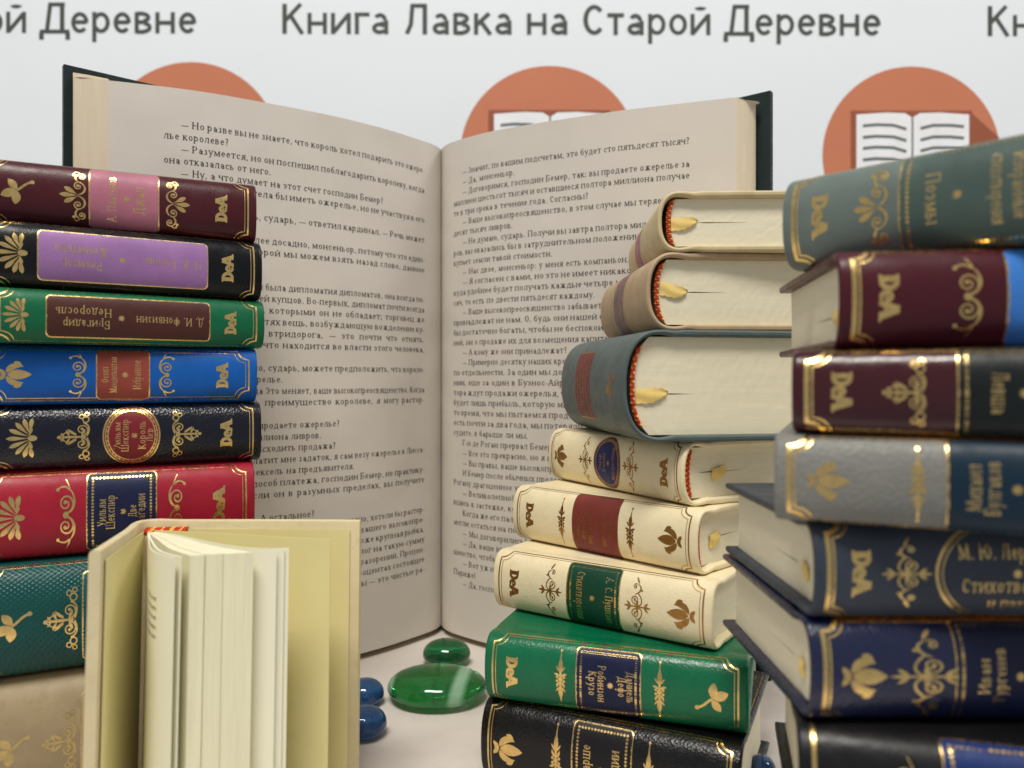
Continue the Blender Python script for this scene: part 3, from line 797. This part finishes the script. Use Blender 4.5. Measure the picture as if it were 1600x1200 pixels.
RIGHT = ["  — Значит, по вашим подсчетам, это будет сто пятьдесят тысяч?", "  — Да, монсеньор.", "  — Договоримся, господин Бемер, так: вы продаете ожерелье за", "миллион шестьсот тысяч и оставшиеся полтора миллиона получае-", "те в три срока в течение года. Согласны?",
 "  — Ваше высокопреосвященство, в этом случае мы теряем пять-", "десят тысяч ливров.", "  — Не думаю, сударь. Получи вы завтра полтора миллиона лив-", "ров, вы оказались бы в затруднительном положении: ювелир не", "купает земли такой стоимости.", "  — Нас двое, монсеньор: у меня есть компаньон.",
 "  — Я согласен с вами, но это не имеет никакого значения,", "куда удобнее будет получать каждые четыре месяца по сто ты-", "сяч, то есть по двести пятьдесят каждому.", "  — Ваше высокопреосвященство забывает, что бриллианты", "принадлежат не нам. О, будь они нашей собственностью, мы", "бы достаточно богаты, чтобы не беспокоиться о продаже",
 "ней, ни о продаже их для возмещения капитала.", "  — А кому же они принадлежат?", "  — Примерно десятку наших кредиторов, которые живут", "по отдельности. За один мы должны в Гамбурге, в Герма-", "нии, еще за один в Буэнос-Айресе, за третий креди-", "тора ждут продажи ожерелья, чтобы получить, и это", "будет лишь прибыль, которую мы получим за все", "то время, что мы пытаемся продать это ожерелье, то",
 "есть почти за два года, мы потеряли уже двести тысяч,", "судите, в барыше ли мы.", "  Г-н де Роган прервал Бемера:", "  — Все это прекрасно, но я не видел ожерелья.", "  — Вы правы, ваше высокопреосвященство.", "  И Бемер после обычных предосторожностей показал", "Рогану драгоценное украшение.", "  — Великолепно! — воскликнул кардинал и коснул-",
 "вшись к застежке, которая была украшена,", "  Когда же его пальцы коснулись камней,", "могли остаться на поверхности следы.", "  — Мы договорились?", "  — Да, ваше высокопреосвященство.", "шенство, чтобы понять", "  — Вот уж не думал,", "Париже!", "  — Да, господин."]
FILL = 'так или иначе но сударь как вы сами знаете в этом деле всегда есть еще и то что король не может не видеть когда речь идет о такой сумме денег'.split()
def filled(lines, front, goal):
    out = []; fi = 0
    for k, ln in enumerate(lines):
        if k + 1 < len(lines) and not lines[k + 1].startswith(' ') and len(ln.strip()) > 14 and not ln.rstrip().endswith(('?', '.')) or (front and ln.rstrip().endswith('-')):
            lead = ln[:len(ln) - len(ln.lstrip())]; body = ln.strip()
            dash = body.startswith('— ') and front
            if dash: body = body[2:]
            extra = []
            while len(body) + sum(len(w_) + 1 for w_ in extra) < goal - 2: extra.append(FILL[fi % len(FILL)]); fi += 1
            body = ' '.join(extra + [body]) if front else ' '.join([body.rstrip('-')] + extra)
            ln = lead + ('— ' if dash else '') + body
        out.append(ln)
    return out
LEFT = filled(LEFT, True, 57); RIGHT = filled(RIGHT, False, 57)
def page_text(lines, curve, length, sa, sb, z1, pitch, left, name):
    """sa..sb: arc distances from the gutter of the text's left and right edges; lines run along the page."""
    m = MB(); n = len(curve) - 1; xh = 1.62
    def at(s, h):
        f = max(0, min(n - 1e-6, s / length * n)); i = int(f); t_ = f - i
        a, b = curve[i], curve[i + 1]; dx, dy = b[0] - a[0], b[1] - a[1]; l = math.hypot(dx, dy)
        nx, ny = (dy / l, -dx / l)
        if ny > 0: nx, ny = -nx, -ny
        return (a[0] + dx * t_ + nx * h, a[1] + dy * t_ + ny * h)
    W_ = abs(sb - sa)
    for k, ln in enumerate(lines):
        ind = 5.2 if ln.startswith(' ') else 0
        ln = ln.strip(); room = W_ - ind
        full = k + 1 < len(lines) and not lines[k + 1].startswith(' ') and len(ln) > 44
        ws = [text_art(w_, 'print') for w_ in ln.split()]
        tot = sum(w_[1] for w_ in ws); ng = max(1, len(ws) - 1); kx = xh * .95; gap = .62 * kx
        if tot * kx + ng * gap > room or full:
            if tot * kx + ng * .55 * kx > room: kx = room / (tot + ng * .55); gap = .55 * kx
            elif full:
                kx = min(kx * 1.12, (room - ng * .5 * kx) / tot); gap = (room - tot * kx) / ng
        zz = CAMZ + z1 - pitch * k; x0 = ind
        for A, wd in ws:
            for polys, _ in A.strokes:
                for q in polys:
                    pts = []
                    for p in q:
                        d = x0 + p[0] * kx
                        c = at(sa - d if left else sa + d, .06); pts.append(local(c, zz + p[1] * xh))
                    m.poly(pts)
            x0 += wd * kx + gap
    return m.build(name, INK, big, smooth=False)
def arc_at(px, curve, length):
    best = min(range(len(curve)), key=lambda i: abs(curve[i][0] / curve[i][1] * 1200 + 800 - px)); return length * best / (len(curve) - 1)
page_text(LEFT, LP, LLEN, arc_at(252, LP, LLEN), arc_at(665, LP, LLEN), 83.2, 3.99, True, 'printed_text')
page_text(RIGHT, RP, RLEN, arc_at(710, RP, RLEN), arc_at(1080, RP, RLEN), 81.8, 3.98, False, 'printed_text')

# ------------------------------------------------------------------ left stack
GL_ = 'miniature books in the left stack'; GM_ = 'miniature books in the middle stack'; GR_ = 'miniature books in the right stack'
MAROON = leather('maroon_leatherette', (70, 20, 28), dust=.4); BLACKL = leather('black_leatherette', (9, 11, 16), .3, dust=.6); GREENL = leather('green_leatherette', (8, 98, 62), .38, dust=.4)
BLUEL = leather('blue_leatherette', (8, 88, 172), .45); NAVYL = leather('navy_black_leatherette', (12, 15, 30), .25, 1700, .00016, .5, spec=.45, dust=.4); REDL = leather('red_leatherette', (156, 24, 46), .42)
TEALL = leather('teal_woven_leatherette', (10, 72, 70), .32, weave=True, depth=.00016, strength=.7); TAUPE = leather('taupe_leatherette', (160, 143, 112), .5, mottle=(140, 122, 94))
def lm(name, rgb): return leather(name, rgb, .42)
PINKL = lm('pink_label', (174, 108, 126)); LILAC = lm('lilac_label', (152, 110, 164)); BROWNL = lm('brown_label', (74, 38, 32)); BRICK = lm('brick_label', (150, 68, 56)); WINE = lm('wine_label', (122, 32, 38)); NAVYLAB = lm('navy_label', (20, 28, 62)); TEALLAB = lm('teal_label', (18, 78, 82)); TAUPELAB = lm('taupe_label', (166, 146, 118))

make_book('maroon book with pink title label, on top of the left stack', GL_, 16.3, MAROON, pl(398, 219), 25, 39.2, deco=design('leaf', 'trefoil', 11.5, lu=23.2, l=(-8.6, 7.6), ls=.78, cols=[(-3.2, 'А. Платонов', 1.7, 1.6), (0, '*'), (3.2, 'Джан', 2.1, 1.0)]), label_mat=PINKL)
make_book('black book with long lilac title label, second in the left stack', GL_, 16.4, BLACKL, pl(404, 219), 31, 22.7, deco=design('palmette', None, lu=23.2, lshape='rect', l=(-21, 18), eu=-26.2, ls=.58, border='', lback=1, cols=[(9.5, 'Н. В. Гоголь', .3, 1.8, 14), (-2.6, '*', 0), (-11.6, 'Ревизор', -1.7, 1.7, 9), (-11.6, 'Женитьба', 1.9, 1.9, 12)]), label_mat=LILAC)
make_book('green book with long brown title label, third in the left stack', GL_, 13.4, GREENL, pl(408, 219), 33, 9.2, deco=design('palmette', None, lu=23.2, l=(-20, 17.8), eu=-26.2, ls=.6, border='', lback=1, cols=[(8, 'Д. И. Фонвизин', 0, 1.7, 16.5), (-3.6, '*', 0), (-11.4, 'Бригадир', -1.5, 1.6, 10.5), (-12, 'Недоросль', 1.5, 1.7, 12.5)]), label_mat=BROWNL)
make_book('bright blue book with small brick red title label in the left stack', GL_, 15.1, BLUEL, pl(398, 219), 28, -6.0, deco=design('lily', 'scroll', 10.3, lu=23.2, eu=-24.2, oc=-1.0, fe=2.9, l=(-7.1, 5.1), ls=.66, cols=[(-5.0, 'Осип', 1.3, .7), (-3.1, 'Мандельштам', 1.3, 1.6), (-.6, '*'), (2.4, 'Избранное', 1.5, 1.3)]), label_mat=BRICK)
make_book('glossy navy black book with round wine red title medallion in the left stack', GL_, 16.3, NAVYL, pl(405, 219), 26, -22.4, deco=design('palmette', 'lace', 12.2, lu=23.2, lshape='oval', l=(-6.6, 6.6), ls=.74, cols=[(-3.2, 'Уильям', 1.2, 1.0), (-1.4, 'Шекспир', 1.35, 1.2), (.6, '*'), (2.6, 'Король', 1.4, 1.05), (4.4, 'Лир', 1.3, .5)]), label_mat=WINE)
make_book('crimson red book with navy title label inside a beaded gold border', GL_, 22.4, REDL, pl(394, 218), 25, -44.9, deco=design('palmette', 'scroll', 12.8, lu=23.2, eu=-25, fe=3.2, l=(-8.2, 7.8), ls=.7, border='beads', cols=[(-4.6, 'Уильям', 1.5, .75), (-2.6, 'Шекспир', 1.6, .95), (0, '*'), (2.4, 'Две', 1.5, .35), (4.4, 'трагедии', 1.6, .95)]), label_mat=NAVYLAB)
make_book('teal book with woven glossy cover, second from the bottom of left stack', GL_, 28, TEALL, pl(398, 217), 26, -73.0, deco=design('leaf', 'lace', 13.2, fe=3.4, lu=23.2, l=(-9.5, 9.5), ls=.62, border='beads', osc=.72), label_mat=TEALLAB, foil=GOLD)
make_book('taupe book with faint gold sprig at the bottom of the left stack', GL_, 30.8, TAUPE, pl(396, 217), 26, -104, deco=design('leaf', 'lace', 13.2, lu=23.2, l=(-9.5, 9.5), ls=.55, border='', osc=.62), label_mat=TAUPELAB, gmat=FAINT)

# ------------------------------------------------------------------ middle stack
SANDL = leather('sand_cloth', (206, 188, 148), .6, mottle=(190, 168, 126)); SANDP = leather('dusty_beige_cloth', (184, 160, 128), .6, mottle=(166, 140, 112)); GREYTEAL = leather('grey_teal_cloth', (84, 98, 98), .42, mottle=(104, 98, 84))
CREAM = leather('cream_leatherette', (236, 222, 184), .45, 1600, .0001, .4, .05, mottle=(226, 206, 158)); GREEN2 = leather('emerald_leatherette', (6, 104, 68), .3, 1700, .00012, .4, spec=.4); BLACK2 = leather('black_grained_leatherette', (12, 11, 13), .3, 1700, .00016, .5, spec=.4, dust=.5)
PINKB = lm('rose_band', (166, 96, 116)); MAUVEB = lm('mauve_band', (124, 94, 92)); DKRED = lm('dark_red_label', (112, 46, 44)); ROYAL = lm('royal_blue_label', (22, 36, 92)); REDBR = lm('red_brown_label', (122, 52, 46)); DKGREEN = lm('dark_green_label', (12, 66, 46)); BLACKLAB = lm('black_label', (22, 20, 24))

make_book('sand coloured book with rose band, on top of the middle stack', GM_, 15.9, SANDL, pl(1062, 200), -92, 33.6, bulge=.36, deco=design(None, None, lshape='band', l=(-14, -3), fr=False, logo=False), label_mat=PINKB, foil=FAINT, ribbon=dict(z=.48, slit=(4.5, 20), y=(-2.0, 5.2), drop=-.4), gmat=FAINT)
make_book('dusty beige book with mauve spine band, second in the middle stack', GM_, 20.6, SANDP, pl(1054, 200), -86, 13.0, bulge=.36, deco=design(None, None, lshape='band', l=(-10, 4), fr=False, logo=False), label_mat=MAUVEB, foil=FAINT, ribbon=dict(z=.52, slit=(3.2, 16), y=(-3.4, 4.2), w=3, drop=.7), gmat=FAINT)
make_book('thick grey teal book with dark red label and ribbon in the middle stack', GM_, 28.4, GREYTEAL, pl(1034, 193), -80, -15.5, bulge=.36, deco=design('leaf', None, eu=22, l=(-14, 2), ls=.5, fr=False, logo=False, cols=[(-11, 'Осип', 1.5, .6), (-8, 'Мандельштам', 1.7, 1.4), (-5, 'Собрание', 1.5, 1.2), (-2, 'стихов', 1.5, .9)]), label_mat=DKRED, ribbon=dict(z=.42, slit=(1.6, 10), y=(-6.2, 2.6), w=3.2, drop=-.4), gmat=OLDGOLD, foil=OLDGOLD)
make_book('cream book with round royal blue title label in the middle stack', GM_, 16.6, CREAM, pl(1090, 197), -61, -32.2, deco=design('lily', 'flourish', 11, lshape='oval', l=(-6.4, 6.4), ls=.72, cols=[(-3.2, 'Омар', 1.2, .7), (-1.3, 'Хайям', 1.2, .8), (.6, '*'), (3.0, 'Четверостишия', 1.3, 1.35)]), label_mat=ROYAL, gmat=OLDGOLD, ribbon=dict(z=.52, slit=(2, 20), y=(6.5, 12), w=2.8, drop=-.6))
make_book('cream book with red brown title label in the middle stack', GM_, 16.4, CREAM, pl(1105, 193), -45.5, -48.7, flip=True, deco=design('lily', 'spindle', 12.2, l=(-8, 8), ls=.86, border='', cols=[(-5.6, 'Публий', 1.3, .6), (-3.4, 'Овидий Назон', 1.4, 1.2), (-.9, '*'), (1.6, 'Наука любви', 1.4, 1.2), (3.8, 'Любовные', 1.4, .95), (5.8, 'элегии', 1.2, .7)]), label_mat=REDBR, gmat=OLDGOLD, ribbon=dict(z=.5, slit=(9, 20), y=(4, 9.5), w=3, end=1))
make_book('cream book with dark green title label in the middle stack', GM_, 16.6, CREAM, pl(1124, 187), -35, -65.4, flip=True, deco=design('lily', 'flourish', 13.0, l=(-7.8, 7.8), ls=.82, border='double', cols=[(-4.6, 'А. С. Пушкин', 1.7, 1.5), (0, '*'), (4.0, 'Стихотворения', 1.9, 1.6)]), label_mat=DKGREEN, gmat=OLDGOLD, foil=GOLD)
make_book('emerald green book with navy title label, second lowest in the middle stack', GM_, 17.2, GREEN2, pl(1171, 181), -19, -82.7, flip=True, deco=design('leaf', 'spindle', 12.2, l=(-7.6, 8.2), ls=.74, border='double', cols=[(-5, 'Даниель', 1.5, 1.0), (-2.9, 'Дефо', 1.6, .65), (-.3, '*'), (2.1, 'Робинзон', 1.6, 1.2), (4.4, 'Крузо', 1.6, .8)]), label_mat=NAVYLAB)
def black_board(g, lab, half, L):
    # gilt border on the upper board, seen past the green book
    for k in (1.2, 5.6, 6.1): g.line([(L / 2 - k, half + 3), (L / 2 - k, half + 43)], .3, step=2)
    for k in range(9):
        put(g, orn_scroll(), L / 2 - 3.4, half + 5 + k * 4.4, .42, .42, rot=0)
make_book('black grained book with gold framed title, bottom of the middle stack', GM_, 21.2, BLACK2, pl(1164, 176), -25, -104, deco=design('lily', 'spindle', 11.6, l=(-7.4, 7.4), ls=.74, border='beads', cols=[(-3.6, 'Бомарше', 1.9, 1.15), (0, '*'), (3.6, 'Комедии', 1.9, 1.15)], extra=black_board), label_mat=BLACKLAB)

# ------------------------------------------------------------------ right stack
SLATE = leather('slate_green_leatherette', (104, 117, 111), .36, spec=.45); MAROON2 = leather('dark_maroon_leatherette', (72, 22, 32), .34); MAROON3 = leather('glossy_maroon_leatherette', (60, 14, 22), .2, spec=.5)
GREYL = leather('warm_grey_leatherette', (128, 128, 122), .42, 1300, .0002, .6); INKBL = leather('ink_blue_leatherette', (54, 62, 74), .42); DEEPBL = leather('deep_blue_leatherette', (18, 26, 60), .28, 1700, .00012, .5, spec=.6); BLACK3 = leather('plain_black_leatherette', (20, 20, 22), .35)
SKY = lm('sky_blue_label', (62, 130, 214)); SLATELAB = lm('slate_label', (76, 94, 88)); GREENBL = lm('black_green_label', (18, 26, 26)); TEALBL = lm('petrol_label', (14, 42, 60)); INKLAB = lm('ink_label', (48, 55, 68)); DEEPLAB = lm('deep_blue_label', (17, 25, 56)); ROYAL2 = lm('cobalt_label', (14, 44, 104))
YR = 128
def end_line(g, lab, half, L):
    for sx in (1, -1): g.line([(sx * (L / 2 - 2.4), -half), (sx * (L / 2 - 2.4), half)], .7)
def rstack(label, T, mat, px, a, z, Y=YR, **k):
    return make_book(label, GR_, T, mat, pl(px, Y), a, z, end=-1, flip=k.pop('flip', True), gmat=k.pop('gmat', GOLD), **k)
rstack('slate green book with gold titling, tilted across top of the right stack', 17.4, SLATE, 1242, -48, 21.4, Y=150, deco=design('palmette', 'trefoil', 15.0, fw=.8, l=(-11, 11), ls=.84, border='beads', cols=[(-6.5, 'Избранные', 1.6, 1.2), (-3.5, 'стихотворения', 1.6, 1.3), (2, '*'), (6, 'Поэмы', 1.8, 1.0)]), label_mat=SLATELAB, gmat=GOLD)
rstack('dark maroon book with sky blue label in the right stack', 16.2, MAROON2, 1300, -9, 5.1, deco=design('lily', 'scroll', 13.4, fw=.8, l=(-7.6, 7.6), ls=.78, cols=[(-4, 'Повести', 1.6, 1.0), (0, '*'), (4, 'Рассказы', 1.6, 1.0)]), label_mat=SKY, ribbon=dict(z=.4, end=-1, y=(2.6, 5.5), w=2))
rstack('glossy maroon book with black green title label in the right stack', 13.6, MAROON3, 1240, -25, -8.6, deco=design('lily', 'lace', 15.4, fw=.8, l=(-9, 9), ls=.86, border='double', cols=[(-5, 'Николай', 1.5, 1.0), (-2.4, 'Лесков', 1.5, 1.0), (.6, '*'), (4, 'Левша', 1.7, .9)]), label_mat=GREENBL)
rstack('warm grey book with petrol blue title label in the right stack', 14.2, GREYL, 1212, -23, -22.9, flip=False, deco=design('lily', 'spindle', 11.8, eu=-24, fw=.8, l=(-7.8, 7.8), ls=.84, cols=[(-4.2, 'Михаил', 1.6, 1.0), (-1.8, 'Булгаков', 1.6, 1.15), (1, '*'), (4.6, 'Повести', 1.6, 1.1)]), label_mat=TEALBL)
rstack('ink blue book with gold oval title ring in the right stack', 16.0, INKBL, 1256, 0, -39.0, deco=design(None, 'flourish', 17.8, omax=1.7, fw=.8, lshape='ring', l=(-13, 13), ls=.84, border='', lback=1, cols=[(0, 'М. Ю. Лермонтов', -3.2, 1.9, 19), (0, '*', 0), (0, 'Стихотворения', 2.2, 1.8, 18), (0, 'и поэмы', 5.2, 1.5, 9)], osc=.8), label_mat=INKLAB, ribbon=dict(z=.45, end=-1, y=(2.6, 5), w=2.4))
rstack('deep blue grained book with framed title in the right stack', 16.6, DEEPBL, 1250, 0, -55.7, flip=False, deco=design('lily', 'flourish', 14.0, omax=1.9, eu=-23.5, fw=.8, l=(-9.2, 9.2), ls=.84, border='double', cols=[(-4.5, 'Иван', 1.5, .7), (-2, 'Тургенев', 1.5, 1.1), (1, '*'), (4.5, 'Рассказы', 1.5, 1.1)]), label_mat=DEEPLAB, ribbon=dict(z=.45, end=-1, y=(2.6, 4.6), w=2.4))
rstack('black book with cobalt blue label low in the right stack', 22.4, BLACK3, 1242, -15, -78.2, deco=design(None, 'scroll', 16.5, fr=False, extra=end_line, l=(-11.5, 11.5), ls=.86, border='beads', cols=[(-5, 'Лев', 1.7, .5), (-2, 'Толстой', 1.8, .9), (3.5, 'Повести', 1.8, .9)]), label_mat=ROYAL2)
rstack('plain black book at the very bottom of the right stack', 25.7, BLACK3, 1242, -15, -104, Y=YR + 2)

# ------------------------------------------------------------------ the open miniature book in front
BEIGE = leather('beige_speckled_cloth', (214, 200, 160), .62, 2600, .00008, .5, .05, mottle=(198, 180, 138))
ENDP = plain('yellow_endpaper', (228, 217, 158), .8, .15, .04, 60); LEAF = plain('ivory_leaf', (241, 238, 212), .8, .15, .02, 50)
FORE = paper_edge('ivory_fore_edge', (238, 233, 200), 'x', 5200, .86)
HX, HY = -88.0, 186.0
mini = thing('miniature_book', 'open beige miniature book standing upright at the front left', 'book', (HX * MM, HY * MM, 0))
mini.rotation_euler[0] = R(-3.0)
HT = 69.5
def loc2(p, z): return (p[0] - HX, p[1] - HY, z)
def sheet(mb, pts, th, z0, z1, mi=0, r=0):
    L_, R_ = [], []
    for i, p in enumerate(pts):
        a = pts[max(0, i - 1)]; b = pts[min(len(pts) - 1, i + 1)]; dx, dy = b[0] - a[0], b[1] - a[1]; l = math.hypot(dx, dy)
        L_.append((p[0] - dy / l * th / 2, p[1] + dx / l * th / 2)); R_.append((p[0] + dy / l * th / 2, p[1] - dx / l * th / 2))
    n_ = len(pts)
    lv = [(z0, 0), (z1, 0)] if not r else [(z0, r), (z0 + r * .3, r * .3), (z0 + r, 0), (z1 - r, 0), (z1 - r * .3, r * .3), (z1, r)]
    rows = []
    for z, ins in lv:
        k = 1 - 2 * ins / th; lp = []
        for i in range(n_):
            c = ((L_[i][0] + R_[i][0]) / 2, (L_[i][1] + R_[i][1]) / 2); lp.append((c[0] + (L_[i][0] - c[0]) * k, c[1] + (L_[i][1] - c[1]) * k))
        rp = []
        for i in range(n_):
            c = ((L_[i][0] + R_[i][0]) / 2, (L_[i][1] + R_[i][1]) / 2); rp.append((c[0] + (R_[i][0] - c[0]) * k, c[1] + (R_[i][1] - c[1]) * k))
        rows.append([loc2(p, z) for p in lp + rp[::-1]])
    a = mb.grid(rows, mi, closed=True)
    for ids in (a[0], a[-1]):
        for i in range(n_ - 1): mb.face((ids[i], ids[i + 1], ids[2 * n_ - 2 - i], ids[2 * n_ - 1 - i]), mi)
    return a
def cv(pts, n=24): return interp_curve(pts, n)[0]
m = MB()
case = cv([(-79.4, 142.5), (-81.8, 151), (-87.8, 172), (-91.6, 183.5), (-91.8, 187.6), (-89.5, 190.2), (-84, 189.2), (-78, 189.0), (-60, 189), (-37.8, 188.2)], 60)
sheet(m, case, 2.1, 0, HT, 0, .7); m.build('cover', BEIGE, mini)
m = MB(); sheet(m, cv([(-78.7, 145.4), (-80.7, 152), (-86.4, 172), (-89.3, 182.5)]), .18, 2, HT - 2.2); sheet(m, cv([(-82, 187.6), (-70, 187.75), (-40.2, 186.9)]), .18, 2, HT - 2.2)
m.build('endpaper', ENDP, mini)
zt_ = HT - 2.4
m = MB(); sheet(m, cv([(-87.5, 184.5), (-80, 183), (-66, 178.5), (-52, 173.2), (-41.2, 170.8)]), .22, 2.4, zt_ + .3); m.build('flyleaf', ENDP, mini)
m = MB()
sheet(m, cv([(-87.3, 184), (-80, 179.5), (-70, 170.5), (-60, 162.6), (-53, 160), (-47.6, 160.4)]), .2, 2.4, zt_)
sheet(m, cv([(-87.3, 183.8), (-80, 178.5), (-70, 168.5), (-60, 160), (-54, 157.6), (-49.6, 158.4)]), .2, 2.4, zt_ - .2)
sheet(m, cv([(-87.4, 183.9), (-80, 179), (-70, 169.5), (-60, 161.4), (-53, 158.8), (-48.4, 159.8)]), .2, 2.4, zt_ - .1)
m.build('loose_leaf', LEAF, mini)
m = MB()
sheet(m, cv([(-88.4, 183), (-83, 172), (-74.5, 156), (-66.6, 148.2)]), .2, 2.4, zt_)
sheet(m, cv([(-88.2, 183), (-82.5, 172), (-73.6, 157), (-66.0, 149.6)]), .35, 2.4, zt_)
m.build('loose_leaf', LEAF, mini)
m = MB()
fr_ = cv([(-88.2, 182.8), (-81, 172), (-73, 160), (-65.0, 151.3)], 20); bk_ = cv([(-87.6, 184), (-78, 176.5), (-66, 164.5), (-53.2, 154.8)], 20)
def between(t_, push): 
    return [(p[0] + (q[0] - p[0]) * t_ + .30 * push * (i / 20) ** 3, p[1] + (q[1] - p[1]) * t_ - .95 * push * (i / 20) ** 3) for i, (p, q) in enumerate(zip(fr_, bk_))]
cuts = [0, .24, .52, 1.0]
for c0, c1 in zip(cuts[:-1], cuts[1:]):
    pu = random.uniform(-.06, .08); dz = random.uniform(-.12, .12)
    f_ = between(c0 + .007, pu); b_ = between(c1 - .007, pu + random.uniform(-.1, .1))
    loop = f_ + b_[::-1]
    m.grid([[loc2(p, z) for p in loop] for z in (2.4, zt_ + dz)], 0, closed=True)
    for z in (2.4, zt_ + dz): m.grid([[loc2(p, z) for p in f_], [loc2(p, z) for p in b_]], 0)
m.build('page_block', FORE, mini, smooth=False)
# print on the left leaf
m = MB(); lf = cv([(-88.4, 183), (-83, 172), (-74.5, 156), (-66.6, 148.2)], 60)
for k in range(5):
    A, wd = text_art(random.choice(['писал он в своей книге стихов', 'и вечер тихо догорал в саду', 'где снова шумят дубравы', 'но время не вернуть назад']), 'print')
    kx = 11 / wd
    for polys, _ in A.strokes:
        for q in polys:
            pts = []
            for p in q:
                f = (38 - p[0] * kx) / 43 * 60; f = 60 - (8 + p[0] * kx) / 43 * 60; i = max(0, min(59, int(f))); t_ = f - i
                a_, b_ = lf[i], lf[i + 1]; dx, dy = b_[0] - a_[0], b_[1] - a_[1]; l = math.hypot(dx, dy)
                pts.append(loc2((a_[0] + dx * t_ + dy / l * .14, a_[1] + dy * t_ - dx / l * .14), 57.5 - k * 1.9 + p[1] * .66))
            m.poly(pts)
m.build('printed_text', INK, mini, smooth=False)
m = MB(); rr = .75
for row in range(2):
    rows = []
    for k in range(31):
        x = -90.2 + 9.6 * k / 30; y = 186.6 + .5 * math.sin(k * 1.3) - .9 * row + .05 * (k - 15)
        rows.append([loc2((x, y + rr * math.cos(2 * math.pi * j / 8)), HT - 2.3 - row * .4 + rr * math.sin(2 * math.pi * j / 8)) for j in range(8)])
    idr = [[m.pt(p) for p in r_] for r_ in rows]
    for k in range(30):
        for j in range(8):
            j2 = (j + 1) % 8; m.face((idr[k][j], idr[k][j2], idr[k + 1][j2], idr[k + 1][j]), 1 if (k + j) % 7 in (0, 1) else 0)
m.build('headband', [RED_THREAD, YEL_THREAD], mini)

# ------------------------------------------------------------------ glass pebbles
def glass(name, c, streak=None):
    m, nt, N, L, P = newmat(name)
    P.inputs['Base Color'].default_value = (*c, 1); P.inputs['Transmission Weight'].default_value = .85; P.inputs['Roughness'].default_value = .05; P.inputs['IOR'].default_value = 1.5
    if streak:
        wv = N.new('ShaderNodeTexWave'); wv.inputs['Scale'].default_value = 13; wv.inputs['Distortion'].default_value = 2.2; wv.inputs['Detail'].default_value = 1; wv.inputs['Detail Scale'].default_value = 2; wv.inputs['Phase Offset'].default_value = 1.2
        L.new(coord(nt, (1, .5, .6)), wv.inputs['Vector'])
        f = maprange(nt, wv.outputs['Fac'], .90, .99, 0, .8)
        mx = N.new('ShaderNodeMix'); mx.data_type = 'RGBA'; L.new(f, mx.inputs[0]); mx.inputs[6].default_value = (*c, 1); mx.inputs[7].default_value = (*streak, 1); L.new(mx.outputs[2], P.inputs['Base Color'])
        L.new(maprange(nt, f, 0, 1, .88, .4), P.inputs['Transmission Weight'])
    return m
GG = glass('green_glass', (.03, .34, .08), (.55, .8, .62)); GD = glass('deep_green_glass', (.02, .28, .10)); BG = glass('blue_glass', (.03, .13, .34)); BG.node_tree.nodes['Principled BSDF'].inputs['Transmission Weight'].default_value = .65
def pebble(px, py, w_, h_, dpt, mat, label, rot=0):
    Y = CAMZ * 1200 / (py - 595); x = (px - 800) / 1200 * Y; m = MB(); rows = []
    for i in range(17):
        ph = math.pi * i / 16; rr_ = math.sin(ph) ** .8; zz = h_ * (.42 - .58 * math.cos(ph)) if i > 8 else h_ * .42 * (1 - math.cos(ph))
        zz = h_ * (.38 * (1 - math.cos(ph)) if i <= 8 else .38 + .62 * -math.cos(ph))
        rows.append([(w_ / 2 * rr_ * math.cos(2 * math.pi * j / 36) * (1 + .03 * math.sin(3 * 2 * math.pi * j / 36)), dpt / 2 * rr_ * math.sin(2 * math.pi * j / 36), zz + .05) for j in range(36)])
    m.grid(rows, 0, closed=True)
    o = m.build('glass_pebble', mat); o.location = (x * MM, (Y + dpt / 2 * .6) * MM, 0); o.rotation_euler[2] = R(rot); recalc(o)
    tag(o, label, 'glass pebble', 'glass pebbles on the table'); return o
pebble(679, 1110, 32.5, 10.5, 25, GG, 'large flat green glass pebble with pale streaks')
pebble(696, 1045, 17.5, 9, 15, GD, 'small dark green glass pebble behind the larger flat one')
pebble(565, 1160, 13, 8.5, 13, BG, 'blue glass pebble nearest to the open beige book')
pebble(567, 1108, 12, 8, 12, BG, 'blue glass pebble just behind another blue one')
pebble(1196, 1225, 7, 6, 8, BG, 'tiny blue glass pebble between the middle and right stacks')
